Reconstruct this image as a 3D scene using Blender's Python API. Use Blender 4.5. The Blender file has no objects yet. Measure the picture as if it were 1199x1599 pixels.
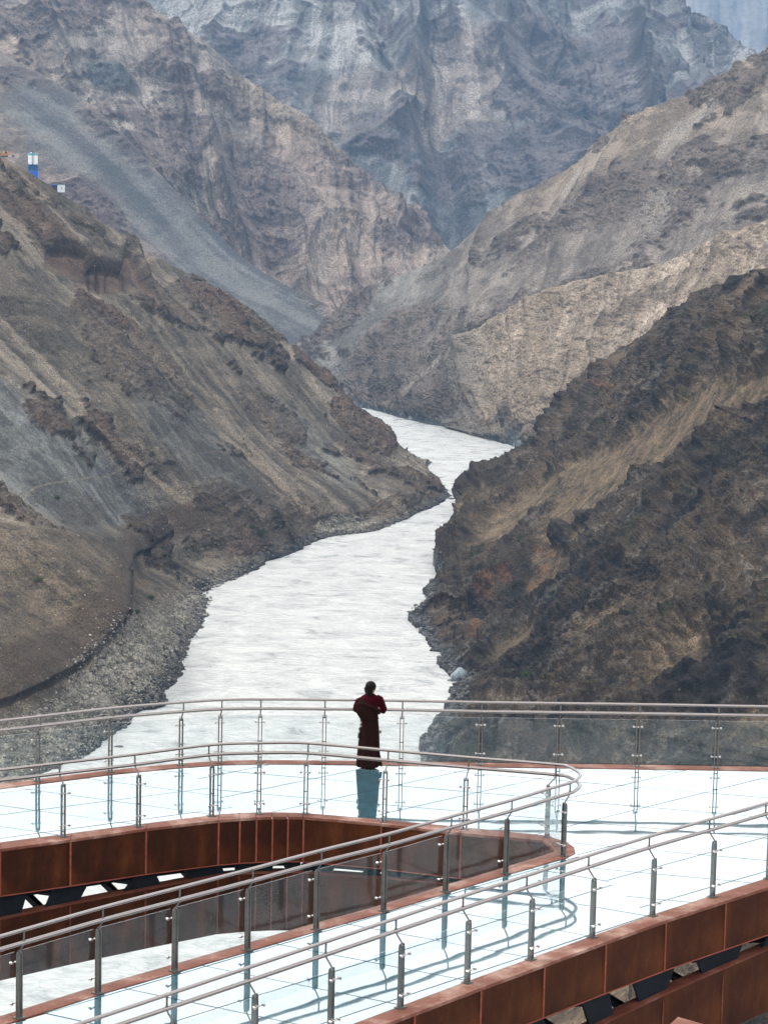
import bpy, bmesh, math, random
import numpy as np
from mathutils import Vector, Matrix
random.seed(7); rng = np.random.default_rng(7)
C = bpy.context.scene.collection
PI = math.pi

# ------------------------------------------------------------------ camera, world, sun, exposure
F_PX, PITCH, ROLL, CAM_H = 4130.97, 0.1361399, 0.0223444, 11.7167
IW, IH = 1199.0, 1599.0
FWD = np.array([0, math.cos(PITCH), -math.sin(PITCH)])
_R0 = np.array([1.0, 0, 0]); _U0 = np.array([0, math.sin(PITCH), math.cos(PITCH)])
RGT = math.cos(ROLL) * _R0 + math.sin(ROLL) * _U0
UPV = -math.sin(ROLL) * _R0 + math.cos(ROLL) * _U0
CAM = np.array([0, 0, CAM_H])
cd = bpy.data.cameras.new("camera"); cam = bpy.data.objects.new("camera", cd); C.objects.link(cam)
cd.sensor_fit = 'VERTICAL'; cd.sensor_height = 36.0; cd.lens = F_PX / IH * 36.0
cd.clip_start = 0.5; cd.clip_end = 40000
cam.matrix_world = Matrix(((RGT[0], UPV[0], -FWD[0], 0), (RGT[1], UPV[1], -FWD[1], 0), (RGT[2], UPV[2], -FWD[2], CAM_H), (0, 0, 0, 1)))
bpy.context.scene.camera = cam
SUN_EL, SUN_AZ = math.radians(50), math.radians(-80)      # azimuth from +Y towards +X
w = bpy.data.worlds.new("World"); bpy.context.scene.world = w; w.use_nodes = True
nt = w.node_tree; nt.nodes.clear()
sky = nt.nodes.new('ShaderNodeTexSky'); sky.sky_type = 'NISHITA'; sky.sun_disc = False
sky.sun_elevation = SUN_EL; sky.sun_rotation = SUN_AZ; sky.air_density = 1.0; sky.dust_density = 4.0; sky.ozone_density = 1.0
hs = nt.nodes.new('ShaderNodeHueSaturation'); hs.inputs['Saturation'].default_value = 0.22
mixc = nt.nodes.new('ShaderNodeMixRGB'); mixc.inputs[0].default_value = 0.78; mixc.inputs[2].default_value = (14.6, 14.4, 14.0, 1)
bg = nt.nodes.new('ShaderNodeBackground'); bg.inputs[1].default_value = 0.105
wo = nt.nodes.new('ShaderNodeOutputWorld')
nt.links.new(sky.outputs[0], hs.inputs['Color']); nt.links.new(hs.outputs[0], mixc.inputs[1])
nt.links.new(mixc.outputs[0], bg.inputs[0]); nt.links.new(bg.outputs[0], wo.inputs[0])
sd = bpy.data.lights.new("sun", 'SUN'); sd.energy = 1.5; sd.angle = math.radians(10); sd.color = (1.0, 0.95, 0.88)
so = bpy.data.objects.new("sun", sd); C.objects.link(so)
sdir = Vector((math.sin(SUN_AZ) * math.cos(SUN_EL), math.cos(SUN_AZ) * math.cos(SUN_EL), math.sin(SUN_EL)))
so.rotation_euler = sdir.to_track_quat('Z', 'Y').to_euler()
vs = bpy.context.scene.view_settings
vs.view_transform = 'Standard'; vs.look = 'None'; vs.exposure = 0.95; vs.gamma = 1.0; vs.use_curve_mapping = False

# ------------------------------------------------------------------ helpers
def ray(px, py):
    px = np.asarray(px, float); py = np.asarray(py, float)
    return FWD + ((px - IW / 2) / F_PX)[..., None] * RGT - ((py - IH / 2) / F_PX)[..., None] * UPV
def on_z(px, py, z=0.0):
    d = ray(px, py); return CAM + d * ((z - CAM_H) / d[..., 2])[..., None]
def on_y(px, py, D):
    d = ray(px, py); return CAM + d * (np.asarray(D) / d[..., 1])[..., None]
def tag(o, label=None, cat=None, group=None, kind=None):
    for k, v in (('label', label), ('category', cat), ('group', group), ('kind', kind)):
        if v: o[k] = v
    return o
def empty(name, loc=(0, 0, 0)):
    o = bpy.data.objects.new(name, None); o.empty_display_size = 0.2; o.location = loc; C.objects.link(o); return o
def nodes_mat(name):
    m = bpy.data.materials.new(name); m.use_nodes = True; nt = m.node_tree
    b = nt.nodes['Principled BSDF']; return m, nt, b
def N(nt, t, **kw):
    n = nt.nodes.new(t)
    for k, v in kw.items():
        if k in n.inputs: n.inputs[k].default_value = v
        else: setattr(n, k, v)
    return n
def ramp(nt, fac, stops):
    r = nt.nodes.new('ShaderNodeValToRGB'); cr = r.color_ramp
    while len(cr.elements) < len(stops): cr.elements.new(0.5)
    for e, (p, c) in zip(cr.elements, stops): e.position = p; e.color = (*c, 1) if len(c) == 3 else c
    nt.links.new(fac, r.inputs[0]); return r.outputs[0]
class MB:
    """collects shapes, links them as one mesh object"""
    def __init__(s): s.v = []; s.f = []; s.sm = []
    def add(s, vs, fs, smooth=False):
        o = len(s.v); s.v += [tuple(float(c) for c in p) for p in vs]; s.f += [tuple(i + o for i in f) for f in fs]; s.sm += [smooth] * len(fs)
    def box(s, c, ax, ay, az):           # centre and three half-axis vectors
        c, ax, ay, az = (np.array(q, float) for q in (c, ax, ay, az))
        vs = [c + sx * ax + sy * ay + sz * az for sz in (-1, 1) for sy in (-1, 1) for sx in (-1, 1)]
        s.add(vs, [(0, 2, 3, 1), (4, 5, 7, 6), (0, 1, 5, 4), (2, 6, 7, 3), (0, 4, 6, 2), (1, 3, 7, 5)])
    def bar(s, a, b, wd, ht, up=(0, 0, 1)):
        a = np.array(a, float); b = np.array(b, float); d = b - a; L = np.linalg.norm(d); d /= L
        u = np.array(up, float); x = np.cross(d, u); x /= np.linalg.norm(x); u = np.cross(x, d)
        s.box((a + b) / 2, d * L / 2, x * wd / 2, u * ht / 2)
    def tube(s, pts, r, n=12, cap=True):
        pts = [np.array(p, float) for p in pts]; rings = []; ref = None
        rr = r if hasattr(r, '__len__') else [r] * len(pts)
        for i, p in enumerate(pts):
            t = pts[min(i + 1, len(pts) - 1)] - pts[max(i - 1, 0)]; t /= np.linalg.norm(t)
            if ref is None: ref = np.array([0, 0, 1.0]) if abs(t[2]) < 0.9 else np.array([1.0, 0, 0])
            x = np.cross(t, ref); x /= np.linalg.norm(x); y = np.cross(x, t); ref = y
            rings.append([p + rr[i] * (math.cos(2 * PI * k / n) * x + math.sin(2 * PI * k / n) * y) for k in range(n)])
        vs = [v for g in rings for v in g]; fs = []
        for i in range(len(rings) - 1):
            for k in range(n): fs.append((i * n + k, i * n + (k + 1) % n, (i + 1) * n + (k + 1) % n, (i + 1) * n + k))
        s.add(vs, fs, True)
        if cap: s.add(rings[0], [tuple(range(n))]); s.add(rings[-1], [tuple(range(n - 1, -1, -1))])
    def prism(s, poly, z0, z1):          # xy polygon between heights
        n = len(poly); vs = [(p[0], p[1], z0) for p in poly] + [(p[0], p[1], z1) for p in poly]
        s.add(vs, [tuple(range(n - 1, -1, -1)), tuple(range(n, 2 * n))] + [(i, (i + 1) % n, n + (i + 1) % n, n + i) for i in range(n)])
    def loft(s, rings, closed=True, cap=True, smooth=True):
        n = len(rings[0]); vs = [v for g in rings for v in g]; fs = []
        for i in range(len(rings) - 1):
            for k in range(n if closed else n - 1): fs.append((i * n + k, i * n + (k + 1) % n, (i + 1) * n + (k + 1) % n, (i + 1) * n + k))
        s.add(vs, fs, smooth)
        if cap: s.add(rings[0], [tuple(range(n))]); s.add(rings[-1], [tuple(range(n - 1, -1, -1))])
    def build(s, name, mat, parent=None, bevel=0.0, origin=None):
        me = bpy.data.meshes.new(name); o_ = np.array(origin if origin is not None else (0, 0, 0), float)
        me.from_pydata([tuple(np.array(v) - o_) for v in s.v], [], s.f); me.materials.append(mat)
        me.polygons.foreach_set('use_smooth', s.sm); me.update()
        bm = bmesh.new(); bm.from_mesh(me); bmesh.ops.recalc_face_normals(bm, faces=bm.faces); bm.to_mesh(me); bm.free()
        o = bpy.data.objects.new(name, me); C.objects.link(o); o.location = tuple(o_)
        if parent is not None: o.parent = parent
        if bevel:
            b = o.modifiers.new('bevel', 'BEVEL'); b.width = bevel; b.segments = 2; b.limit_method = 'ANGLE'
        return o

# numpy value noise
_T = rng.random((64, 64, 64)).astype(np.float32) * 2 - 1
def vn3(x, y, z):
    x0 = np.floor(x); y0 = np.floor(y); z0 = np.floor(z)
    fx = (x - x0).astype(np.float32); fy = (y - y0).astype(np.float32); fz = (z - z0).astype(np.float32)
    fx = fx * fx * fx * (fx * (fx * 6 - 15) + 10); fy = fy * fy * fy * (fy * (fy * 6 - 15) + 10); fz = fz * fz * fz * (fz * (fz * 6 - 15) + 10)
    xi = x0.astype(np.int64) & 63; yi = y0.astype(np.int64) & 63; zi = z0.astype(np.int64) & 63
    x1 = (xi + 1) & 63; y1 = (yi + 1) & 63; z1 = (zi + 1) & 63
    a = _T[xi, yi, zi] * (1 - fx) + _T[x1, yi, zi] * fx; b = _T[xi, y1, zi] * (1 - fx) + _T[x1, y1, zi] * fx
    c = _T[xi, yi, z1] * (1 - fx) + _T[x1, yi, z1] * fx; d = _T[xi, y1, z1] * (1 - fx) + _T[x1, y1, z1] * fx
    a = a * (1 - fy) + b * fy; c = c * (1 - fy) + d * fy
    return a * (1 - fz) + c * fz
def fbm(x, y, z, o=5, g=0.5, ridged=False):
    s = 0; a = 1.0; t = 0
    for i in range(o):
        n = vn3(x, y, z)
        if ridged: n = 1 - 2 * np.abs(n)
        s = s + a * n; t += a; a *= g; x = x * 2.03 + 17.3; y = y * 2.03 + 5.7; z = z * 2.03 + 9.1
    return s / t
def sst(a, b, x): t = np.clip((x - a) / (b - a), 0, 1); return t * t * (3 - 2 * t)
def mix(a, b, t):
    t = np.asarray(t)[..., None] if np.ndim(a) == 1 or np.ndim(a) == 3 else t
    return a * (1 - t) + b * t
def rgb(r, g, b): return np.array([r, g, b], float)

# ------------------------------------------------------------------ materials
def rock_mat(name, fine=0.6, bump=0.6, rough=0.95, con=1.0):
    m, nt, b = nodes_mat(name)
    at = N(nt, 'ShaderNodeAttribute', attribute_name='rock_colour')
    geo = N(nt, 'ShaderNodeNewGeometry')
    n1 = N(nt, 'ShaderNodeTexNoise', Scale=fine, Detail=4.0, Roughness=0.6)
    n2 = N(nt, 'ShaderNodeTexVoronoi', Scale=fine * 0.8)
    nt.links.new(geo.outputs['Position'], n1.inputs['Vector']); nt.links.new(geo.outputs['Position'], n2.inputs['Vector'])
    r1 = ramp(nt, n1.outputs[0], [(0.32, (0.80 - 0.58 * con,) * 3), (0.5, (0.80,) * 3), (0.68, (0.80 + 0.80 * con,) * 3)])
    mu = N(nt, 'ShaderNodeMixRGB', blend_type='MULTIPLY'); mu.inputs[0].default_value = 1.0
    nt.links.new(at.outputs['Color'], mu.inputs[1]); nt.links.new(r1, mu.inputs[2]); nt.links.new(mu.outputs[0], b.inputs['Base Color'])
    ad = N(nt, 'ShaderNodeMath', operation='MULTIPLY_ADD'); ad.inputs[1].default_value = 0.35
    nt.links.new(n2.outputs[0], ad.inputs[0]); nt.links.new(n1.outputs[0], ad.inputs[2])
    bp = N(nt, 'ShaderNodeBump', Strength=bump, Distance=1.2 / fine)
    nt.links.new(ad.outputs[0], bp.inputs['Height']); nt.links.new(bp.outputs[0], b.inputs['Normal'])
    b.inputs['Roughness'].default_value = rough; b.inputs['Specular IOR Level'].default_value = 0.15
    return m

def make_steel(name, col, rough, metal=1.0, dirt=0.15):
    m, nt, b = nodes_mat(name)
    tc = N(nt, 'ShaderNodeTexCoord'); n = N(nt, 'ShaderNodeTexNoise', Scale=9.0, Detail=5.0)
    nt.links.new(tc.outputs['Object'], n.inputs['Vector'])
    nt.links.new(ramp(nt, n.outputs[0], [(0.3, tuple(c * (1 - dirt) for c in col)), (0.7, col)]), b.inputs['Base Color'])
    nt.links.new(ramp(nt, n.outputs[0], [(0.3, (rough,) * 3), (0.75, (rough + 0.18 * min(1, dirt * 6),) * 3)]), b.inputs['Roughness'])
    b.inputs['Metallic'].default_value = metal
    if metal == 0: b.inputs['Specular IOR Level'].default_value = 0.08
    return m
M_STEEL = make_steel('stainless_steel', (0.50, 0.47, 0.46), 0.27)
M_RAIL = make_steel('brushed_rail_steel', (0.25, 0.225, 0.22), 0.20, 1.0, 0.04)
M_POST = make_steel('post_steel', (0.15, 0.15, 0.145), 0.42, 0.85, 0.4)
M_DARK = make_steel('dark_painted_steel', (0.010, 0.014, 0.020), 0.65, 0.0, 0.5)

def rust_mat(name, c0, c1, c2, scale=1.6, streak=True, rough=0.75):
    m, nt, b = nodes_mat(name)
    tc = N(nt, 'ShaderNodeTexCoord'); mp = N(nt, 'ShaderNodeMapping')
    mp.inputs['Scale'].default_value = (0.7, 0.7, 0.30 if streak else 1)
    nt.links.new(tc.outputs['Object'], mp.inputs[0])
    n = N(nt, 'ShaderNodeTexNoise', Scale=scale * 2.2, Detail=8.0, Roughness=0.62); nt.links.new(mp.outputs[0], n.inputs['Vector'])
    n2 = N(nt, 'ShaderNodeTexNoise', Scale=26.0, Detail=6.0, Roughness=0.7); nt.links.new(tc.outputs['Object'], n2.inputs['Vector'])
    n3 = N(nt, 'ShaderNodeTexNoise', Scale=0.9, Detail=3.0); nt.links.new(tc.outputs['Object'], n3.inputs['Vector'])
    ad = N(nt, 'ShaderNodeMath', operation='MULTIPLY_ADD'); ad.inputs[1].default_value = 0.5
    nt.links.new(n3.outputs[0], ad.inputs[0])
    sc = N(nt, 'ShaderNodeMath', operation='MULTIPLY'); sc.inputs[1].default_value = 0.75; nt.links.new(n.outputs[0], sc.inputs[0]); nt.links.new(sc.outputs[0], ad.inputs[2])
    col = ramp(nt, ad.outputs[0], [(0.42, c0), (0.62, c1), (0.82, c2)])
    r2 = ramp(nt, n2.outputs[0], [(0.3, (0.72,) * 3), (0.7, (1.25,) * 3)])
    mu = N(nt, 'ShaderNodeMixRGB', blend_type='MULTIPLY'); mu.inputs[0].default_value = 1
    nt.links.new(col, mu.inputs[1]); nt.links.new(r2, mu.inputs[2]); nt.links.new(mu.outputs[0], b.inputs['Base Color'])
    bp = N(nt, 'ShaderNodeBump', Strength=0.25, Distance=0.004); nt.links.new(n2.outputs[0], bp.inputs['Height']); nt.links.new(bp.outputs[0], b.inputs['Normal'])
    b.inputs['Roughness'].default_value = rough; b.inputs['Specular IOR Level'].default_value = 0.12
    return m
M_RUST = rust_mat('weathering_steel', (0.011, 0.0030, 0.0012), (0.033, 0.0085, 0.0022), (0.075, 0.022, 0.0048))
M_SEAM = rust_mat('weathering_steel_seam', (0.13, 0.032, 0.022), (0.18, 0.048, 0.034), (0.24, 0.075, 0.055), 3.0, False)
M_FLANGE = rust_mat('dusty_weathering_steel', (0.085, 0.028, 0.017), (0.135, 0.054, 0.037), (0.30, 0.20, 0.165), 1.0, False, 0.65)

def floor_glass():
    m, nt, b = nodes_mat('floor_glass')
    tc = N(nt, 'ShaderNodeTexCoord'); oi = N(nt, 'ShaderNodeObjectInfo')
    n = N(nt, 'ShaderNodeTexNoise', Scale=3.0, Detail=6.0, Roughness=0.65); nt.links.new(tc.outputs['Object'], n.inputs['Vector'])
    c = ramp(nt, oi.outputs['Random'], [(0.0, (0.020, 0.075, 0.105)), (1.0, (0.035, 0.105, 0.14))])
    d = ramp(nt, n.outputs[0], [(0.42, (0.8,) * 3), (0.8, (1.5,) * 3)])
    mu = N(nt, 'ShaderNodeMixRGB', blend_type='MULTIPLY'); mu.inputs[0].default_value = 1
    nt.links.new(c, mu.inputs[1]); nt.links.new(d, mu.inputs[2]); nt.links.new(mu.outputs[0], b.inputs['Base Color'])
    n2 = N(nt, 'ShaderNodeTexNoise', Scale=1.1, Detail=1.0); nt.links.new(tc.outputs['Object'], n2.inputs['Vector'])
    bp = N(nt, 'ShaderNodeBump', Strength=0.05, Distance=0.05); nt.links.new(n2.outputs[0], bp.inputs['Height'])
    nt.links.new(bp.outputs[0], b.inputs['Normal']); nt.links.new(bp.outputs[0], b.inputs['Coat Normal'])
    b.inputs['Roughness'].default_value = 0.035; b.inputs['IOR'].default_value = 2.7
    b.inputs['Coat Weight'].default_value = 1.0; b.inputs['Coat Roughness'].default_value = 0.02; b.inputs['Coat IOR'].default_value = 1.8
    return m
M_FLOOR = floor_glass()
def pane_glass():
    m = bpy.data.materials.new('railing_glass'); m.use_nodes = True; nt = m.node_tree; nt.nodes.clear()
    out = N(nt, 'ShaderNodeOutputMaterial')
    tr = N(nt, 'ShaderNodeBsdfTransparent'); tr.inputs[0].default_value = (0.965, 0.980, 0.982, 1)
    gl = N(nt, 'ShaderNodeBsdfGlossy'); gl.inputs['Roughness'].default_value = 0.03
    df = N(nt, 'ShaderNodeBsdfDiffuse'); df.inputs[0].default_value = (0.22, 0.40, 0.46, 1)
    fr = N(nt, 'ShaderNodeFresnel', IOR=1.5)
    tc = N(nt, 'ShaderNodeTexCoord'); n = N(nt, 'ShaderNodeTexNoise', Scale=2.2, Detail=5.0); nt.links.new(tc.outputs['Object'], n.inputs['Vector'])
    m1 = N(nt, 'ShaderNodeMixShader'); m2 = N(nt, 'ShaderNodeMixShader')
    nt.links.new(ramp(nt, n.outputs[0], [(0.3, (0.008,) * 3), (0.8, (0.035,) * 3)]), m1.inputs[0])
    nt.links.new(tr.outputs[0], m1.inputs[1]); nt.links.new(df.outputs[0], m1.inputs[2])
    ge = N(nt, 'ShaderNodeNewGeometry'); iv = N(nt, 'ShaderNodeMath', operation='SUBTRACT'); iv.inputs[0].default_value = 1.0
    ml = N(nt, 'ShaderNodeMath', operation='MULTIPLY'); nt.links.new(ge.outputs['Backfacing'], iv.inputs[1])
    nt.links.new(iv.outputs[0], ml.inputs[0]); nt.links.new(fr.outputs[0], ml.inputs[1])
    nt.links.new(ml.outputs[0], m2.inputs[0]); nt.links.new(m1.outputs[0], m2.inputs[1]); nt.links.new(gl.outputs[0], m2.inputs[2])
    nt.links.new(m2.outputs[0], out.inputs[0]); return m
M_PANE = pane_glass()
def plain(name, col, rough=0.7, metal=0.0, var=0.25, scale=6.0):
    m, nt, b = nodes_mat(name); tc = N(nt, 'ShaderNodeTexCoord'); n = N(nt, 'ShaderNodeTexNoise', Scale=scale, Detail=5.0)
    nt.links.new(tc.outputs['Object'], n.inputs['Vector'])
    nt.links.new(ramp(nt, n.outputs[0], [(0.3, tuple(c * (1 - var) for c in col)), (0.7, tuple(c * (1 + var) for c in col))]), b.inputs['Base Color'])
    b.inputs['Roughness'].default_value = rough; b.inputs['Metallic'].default_value = metal; return m

# ------------------------------------------------------------------ river and ground
RIV_H = 190.0; RZ = CAM_H - RIV_H
def river_mat():
    m, nt, b = nodes_mat('river_water')
    geo = N(nt, 'ShaderNodeNewGeometry'); mp = N(nt, 'ShaderNodeMapping'); mp.inputs['Scale'].default_value = (0.75, 0.9, 1)
    nt.links.new(geo.outputs['Position'], mp.inputs[0])
    a = N(nt, 'ShaderNodeTexNoise', Scale=0.42, Detail=6.0, Roughness=0.66, Distortion=0.7); nt.links.new(mp.outputs[0], a.inputs['Vector'])
    c = N(nt, 'ShaderNodeTexNoise', Scale=0.09, Detail=7.0, Roughness=0.68, Distortion=0.9); nt.links.new(mp.outputs[0], c.inputs['Vector'])
    nt.links.new(ramp(nt, c.outputs[0], [(0.33, (0.26, 0.28, 0.28)), (0.44, (0.42, 0.435, 0.43)), (0.66, (0.54, 0.55, 0.54))]), b.inputs['Base Color'])
    bp = N(nt, 'ShaderNodeBump', Strength=0.9, Distance=1.4); nt.links.new(a.outputs[0], bp.inputs['Height']); nt.links.new(bp.outputs[0], b.inputs['Normal'])
    b.inputs['Roughness'].default_value = 0.15; b.inputs['IOR'].default_value = 1.33
    return m
q = MB(); q.add([(-900, 50, RZ), (900, 50, RZ), (900, 3200, RZ), (-900, 3200, RZ)], [(0, 1, 2, 3)])
tag(q.build('river', river_mat()), 'pale silvery river winding through the canyon floor', 'river', kind='structure')
M_BASE = plain('valley_ground', (0.10, 0.085, 0.07), 0.95, scale=0.02)
q = MB(); q.add([(-9000, -3000, RZ - 12), (9000, -3000, RZ - 12), (9000, 14000, RZ - 12), (-9000, 14000, RZ - 12)], [(0, 1, 2, 3)])
tag(q.build('ground', M_BASE), 'bare valley floor under the mountains', 'ground', kind='structure')
# the viewpoint hill behind and under the camera
q = MB(); nx = 40
pts = [[(-400 + 20 * i, 18 - 30 * j, -14 + 1.1 * j + 3 * math.sin(i * 1.3 + j) - (0 if j else 40) ) for i in range(nx)] for j in range(16)]
q.loft(pts, closed=False, cap=False)
tag(q.build('viewpoint_hill', plain('viewpoint_soil', (0.16, 0.135, 0.11), 0.95, scale=0.3)), 'bare brown hillside below and behind the viewpoint', 'hill', kind='structure')

# ------------------------------------------------------------------ mountains: lofted slopes with real relief
def crom(P, n):                          # Catmull-Rom over axis 0
    K = len(P); t = np.linspace(0, K - 1, n); i = np.clip(np.floor(t).astype(int), 0, K - 2); f = (t - i)[:, None, None]
    g = lambda k: P[np.clip(k, 0, K - 1)]
    p0, p1, p2, p3 = g(i - 1), g(i), g(i + 1), g(i + 2)
    return 0.5 * ((2 * p1) + (-p0 + p2) * f + (2 * p0 - 5 * p1 + 4 * p2 - p3) * f * f + (-p0 + 3 * p1 - 3 * p2 + p3) * f ** 3), t
def d_noise(W): return fbm(W[..., 0] / 5, W[..., 1] / 5, W[..., 0] * 0, 3)
def slope(name, cols, nu, nv, shade, mat, label, back=(1.10, 70), foot='river', debris=np.array([.20, .175, .145]), gain=0.72, con=1.3, sat=1.25):
    K = len(cols[0]) if foot != 'river' else len(cols[0])
    P = np.zeros((len(cols), K, 3))
    for i, c in enumerate(cols):
        c = [tuple(q) for q in c]
        Dc = c[0][2]; last = c[-1]
        Df = last[2] if len(last) > 2 else on_z(last[0], last[1], RZ)[1]
        L = [0.0]
        for a, b_ in zip(c[:-1], c[1:]): L.append(L[-1] + math.hypot(a[0] - b_[0], a[1] - b_[1]))
        for k, q_ in enumerate(c):
            D = q_[2] if len(q_) > 2 else 1 / ((1 / Dc) * (1 - L[k] / L[-1]) + (1 / Df) * (L[k] / L[-1]))
            P[i, k] = (q_[0], q_[1], D)
    G, tu = crom(P, nu)                   # nu x K x 3
    seg = np.sqrt(((P[:, 1:, :2] - P[:, :-1, :2]) ** 2).sum(-1)).mean(0); kv = np.concatenate([[0], np.cumsum(seg)]) / seg.sum()
    v = np.linspace(0, 1, nv); k = np.clip(np.searchsorted(kv, v, side='right') - 1, 0, K - 2); f = ((v - kv[k]) / (kv[k + 1] - kv[k]))[None, :, None]
    H = G[:, k] * (1 - f) + G[:, k + 1] * f   # nu x nv x 3 (px,py,D)
    if nv > 40:                           # soften the kinks along the fall line
        ker = np.hanning(17); ker /= ker.sum(); Hp = np.concatenate([np.repeat(H[:, :1], 8, 1), H, np.repeat(H[:, -1:], 8, 1)], 1)
        Hs = sum(ker[j] * Hp[:, j:j + nv] for j in range(17)); Hs[:, 0] = H[:, 0]; Hs[:, -1] = H[:, -1]; H = Hs
    W = on_y(H[..., 0], H[..., 1], H[..., 2])
    du = np.gradient(W, axis=0); dv = np.gradient(W, axis=1); nrm = np.cross(du, dv); nrm /= np.linalg.norm(nrm, axis=-1, keepdims=True) + 1e-9
    if (nrm[..., 2]).mean() < 0: nrm = -nrm
    s = np.cumsum(np.linalg.norm(du, axis=-1).mean(1)); t = np.cumsum(np.linalg.norm(dv, axis=-1).mean(0))
    S, T = np.meshgrid(s, t, indexing='ij')
    disp, dn, col = shade(W, H[..., 0], H[..., 1], S, T, np.broadcast_to(v, S.shape), nrm)
    def blur(a, r):
        for ax in (0, 1):
            p = np.concatenate([np.repeat(np.take(a, [0], ax), r, ax), a, np.repeat(np.take(a, [-1], ax), r, ax)], ax).cumsum(ax)
            n_ = a.shape[ax]; z_ = np.zeros_like(np.take(p, [0], ax)); p = np.concatenate([z_, p], ax)
            a = (np.take(p, range(2 * r + 1, 2 * r + 1 + n_), ax) - np.take(p, range(0, n_), ax)) / (2 * r + 1)
        return a
    # debris gathers in the hollows, bare dark rock stands out on the ribs
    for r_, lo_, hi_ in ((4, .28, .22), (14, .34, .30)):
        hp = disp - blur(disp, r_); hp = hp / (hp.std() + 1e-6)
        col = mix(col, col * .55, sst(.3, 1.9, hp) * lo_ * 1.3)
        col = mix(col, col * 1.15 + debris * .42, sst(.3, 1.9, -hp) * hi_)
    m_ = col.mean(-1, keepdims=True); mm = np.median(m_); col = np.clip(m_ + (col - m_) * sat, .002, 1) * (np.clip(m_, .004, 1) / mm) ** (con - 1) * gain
    if foot == 'river':                    # ragged water line
        hz = nrm[..., :2] / (np.linalg.norm(nrm[..., :2], axis=-1, keepdims=True) + 1e-6)
        rag = (fbm(S / 34, S * 0 + 3.3, S * 0 + T.mean() * 0, 5, .62) * 5.5) * sst(.9, 1., np.broadcast_to(v, S.shape))
        W = W.copy(); W[..., :2] += hz * rag[..., None]
    Wd = W + nrm * disp[..., None]
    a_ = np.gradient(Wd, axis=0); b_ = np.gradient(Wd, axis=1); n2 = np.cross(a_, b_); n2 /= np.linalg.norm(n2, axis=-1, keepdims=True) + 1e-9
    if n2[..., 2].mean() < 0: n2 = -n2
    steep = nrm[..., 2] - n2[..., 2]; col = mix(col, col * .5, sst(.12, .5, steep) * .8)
    if foot == 'river':
        Wd[..., 2] = np.maximum(Wd[..., 2], RZ - 3 + np.minimum(130 * (1 - v)[None, :], 4.5 + 1.5 * d_noise(Wd)))
        Wd[:, -1, 2] = RZ - 3
    # back side of the ridge: more rows behind the crest
    nb = 14; B = []; Bc = []
    hd = W[:, 0] - CAM; hd = hd[:, :2] / np.linalg.norm(hd[:, :2], axis=1, keepdims=True)
    span = W[:, 0, 1].mean() * (back[0] - 1)
    for j in range(nb, 0, -1):
        a = j / nb; r = Wd[:, 0].copy(); r[:, :2] += hd * span * a; r[:, 2] -= back[1] * (a ** 1.3)
        r[:, 2] += fbm(r[:, 0] / 50, r[:, 1] / 50, r[:, 2] / 50, 4) * 6 * a
        B.append(r); Bc.append(col[:, 0])
    Wd = np.concatenate([np.stack(B, 1), Wd], 1); col = np.concatenate([np.stack(Bc, 1), col], 1)
    n0, n1 = Wd.shape[:2]
    me = bpy.data.meshes.new(name); me.vertices.add(n0 * n1); me.vertices.foreach_set('co', Wd.reshape(-1).astype(np.float32))
    idx = np.arange(n0 * n1).reshape(n0, n1); q = np.stack([idx[:-1, :-1], idx[1:, :-1], idx[1:, 1:], idx[:-1, 1:]], -1).reshape(-1, 4)
    nf = len(q); me.loops.add(nf * 4); me.polygons.add(nf)
    me.loops.foreach_set('vertex_index', q.reshape(-1).astype(np.int32))
    me.polygons.foreach_set('loop_start', np.arange(0, nf * 4, 4, dtype=np.int32)); me.polygons.foreach_set('use_smooth', np.ones(nf, bool))
    me.update(calc_edges=True)
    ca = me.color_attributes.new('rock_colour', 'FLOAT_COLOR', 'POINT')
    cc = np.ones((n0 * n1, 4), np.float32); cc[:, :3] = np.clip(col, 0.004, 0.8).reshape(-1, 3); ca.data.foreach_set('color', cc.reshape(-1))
    me.materials.append(mat); o = bpy.data.objects.new(name, me); C.objects.link(o)
    tag(o, label, 'mountain', kind='structure')
    return dict(W=Wd[:, nb:], px=H[..., 0], py=H[..., 1], n=nrm, col=col[:, nb:], v=v)
def blob(px, py, cx, cy, rx, ry, ang, nz=0, soft=0.35):
    a = math.radians(ang); x = (px - cx) * math.cos(a) + (py - cy) * math.sin(a); y = -(px - cx) * math.sin(a) + (py - cy) * math.cos(a)
    return sst(1 + soft, 1 - soft, np.sqrt((x / rx) ** 2 + (y / ry) ** 2) + nz)
def pline(px, py, pts, w, nz=0):          # band along a track or shelf
    d = np.full(px.shape, 1e9)
    for (x0, y0), (x1, y1) in zip(pts[:-1], pts[1:]):
        dx, dy = x1 - x0, y1 - y0; t = np.clip(((px - x0) * dx + (py - y0) * dy) / (dx * dx + dy * dy), 0, 1)
        d = np.minimum(d, np.hypot(px - x0 - t * dx, py - y0 - t * dy))
    return sst(w * 1.3, w * 0.6, d + nz * w)

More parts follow.
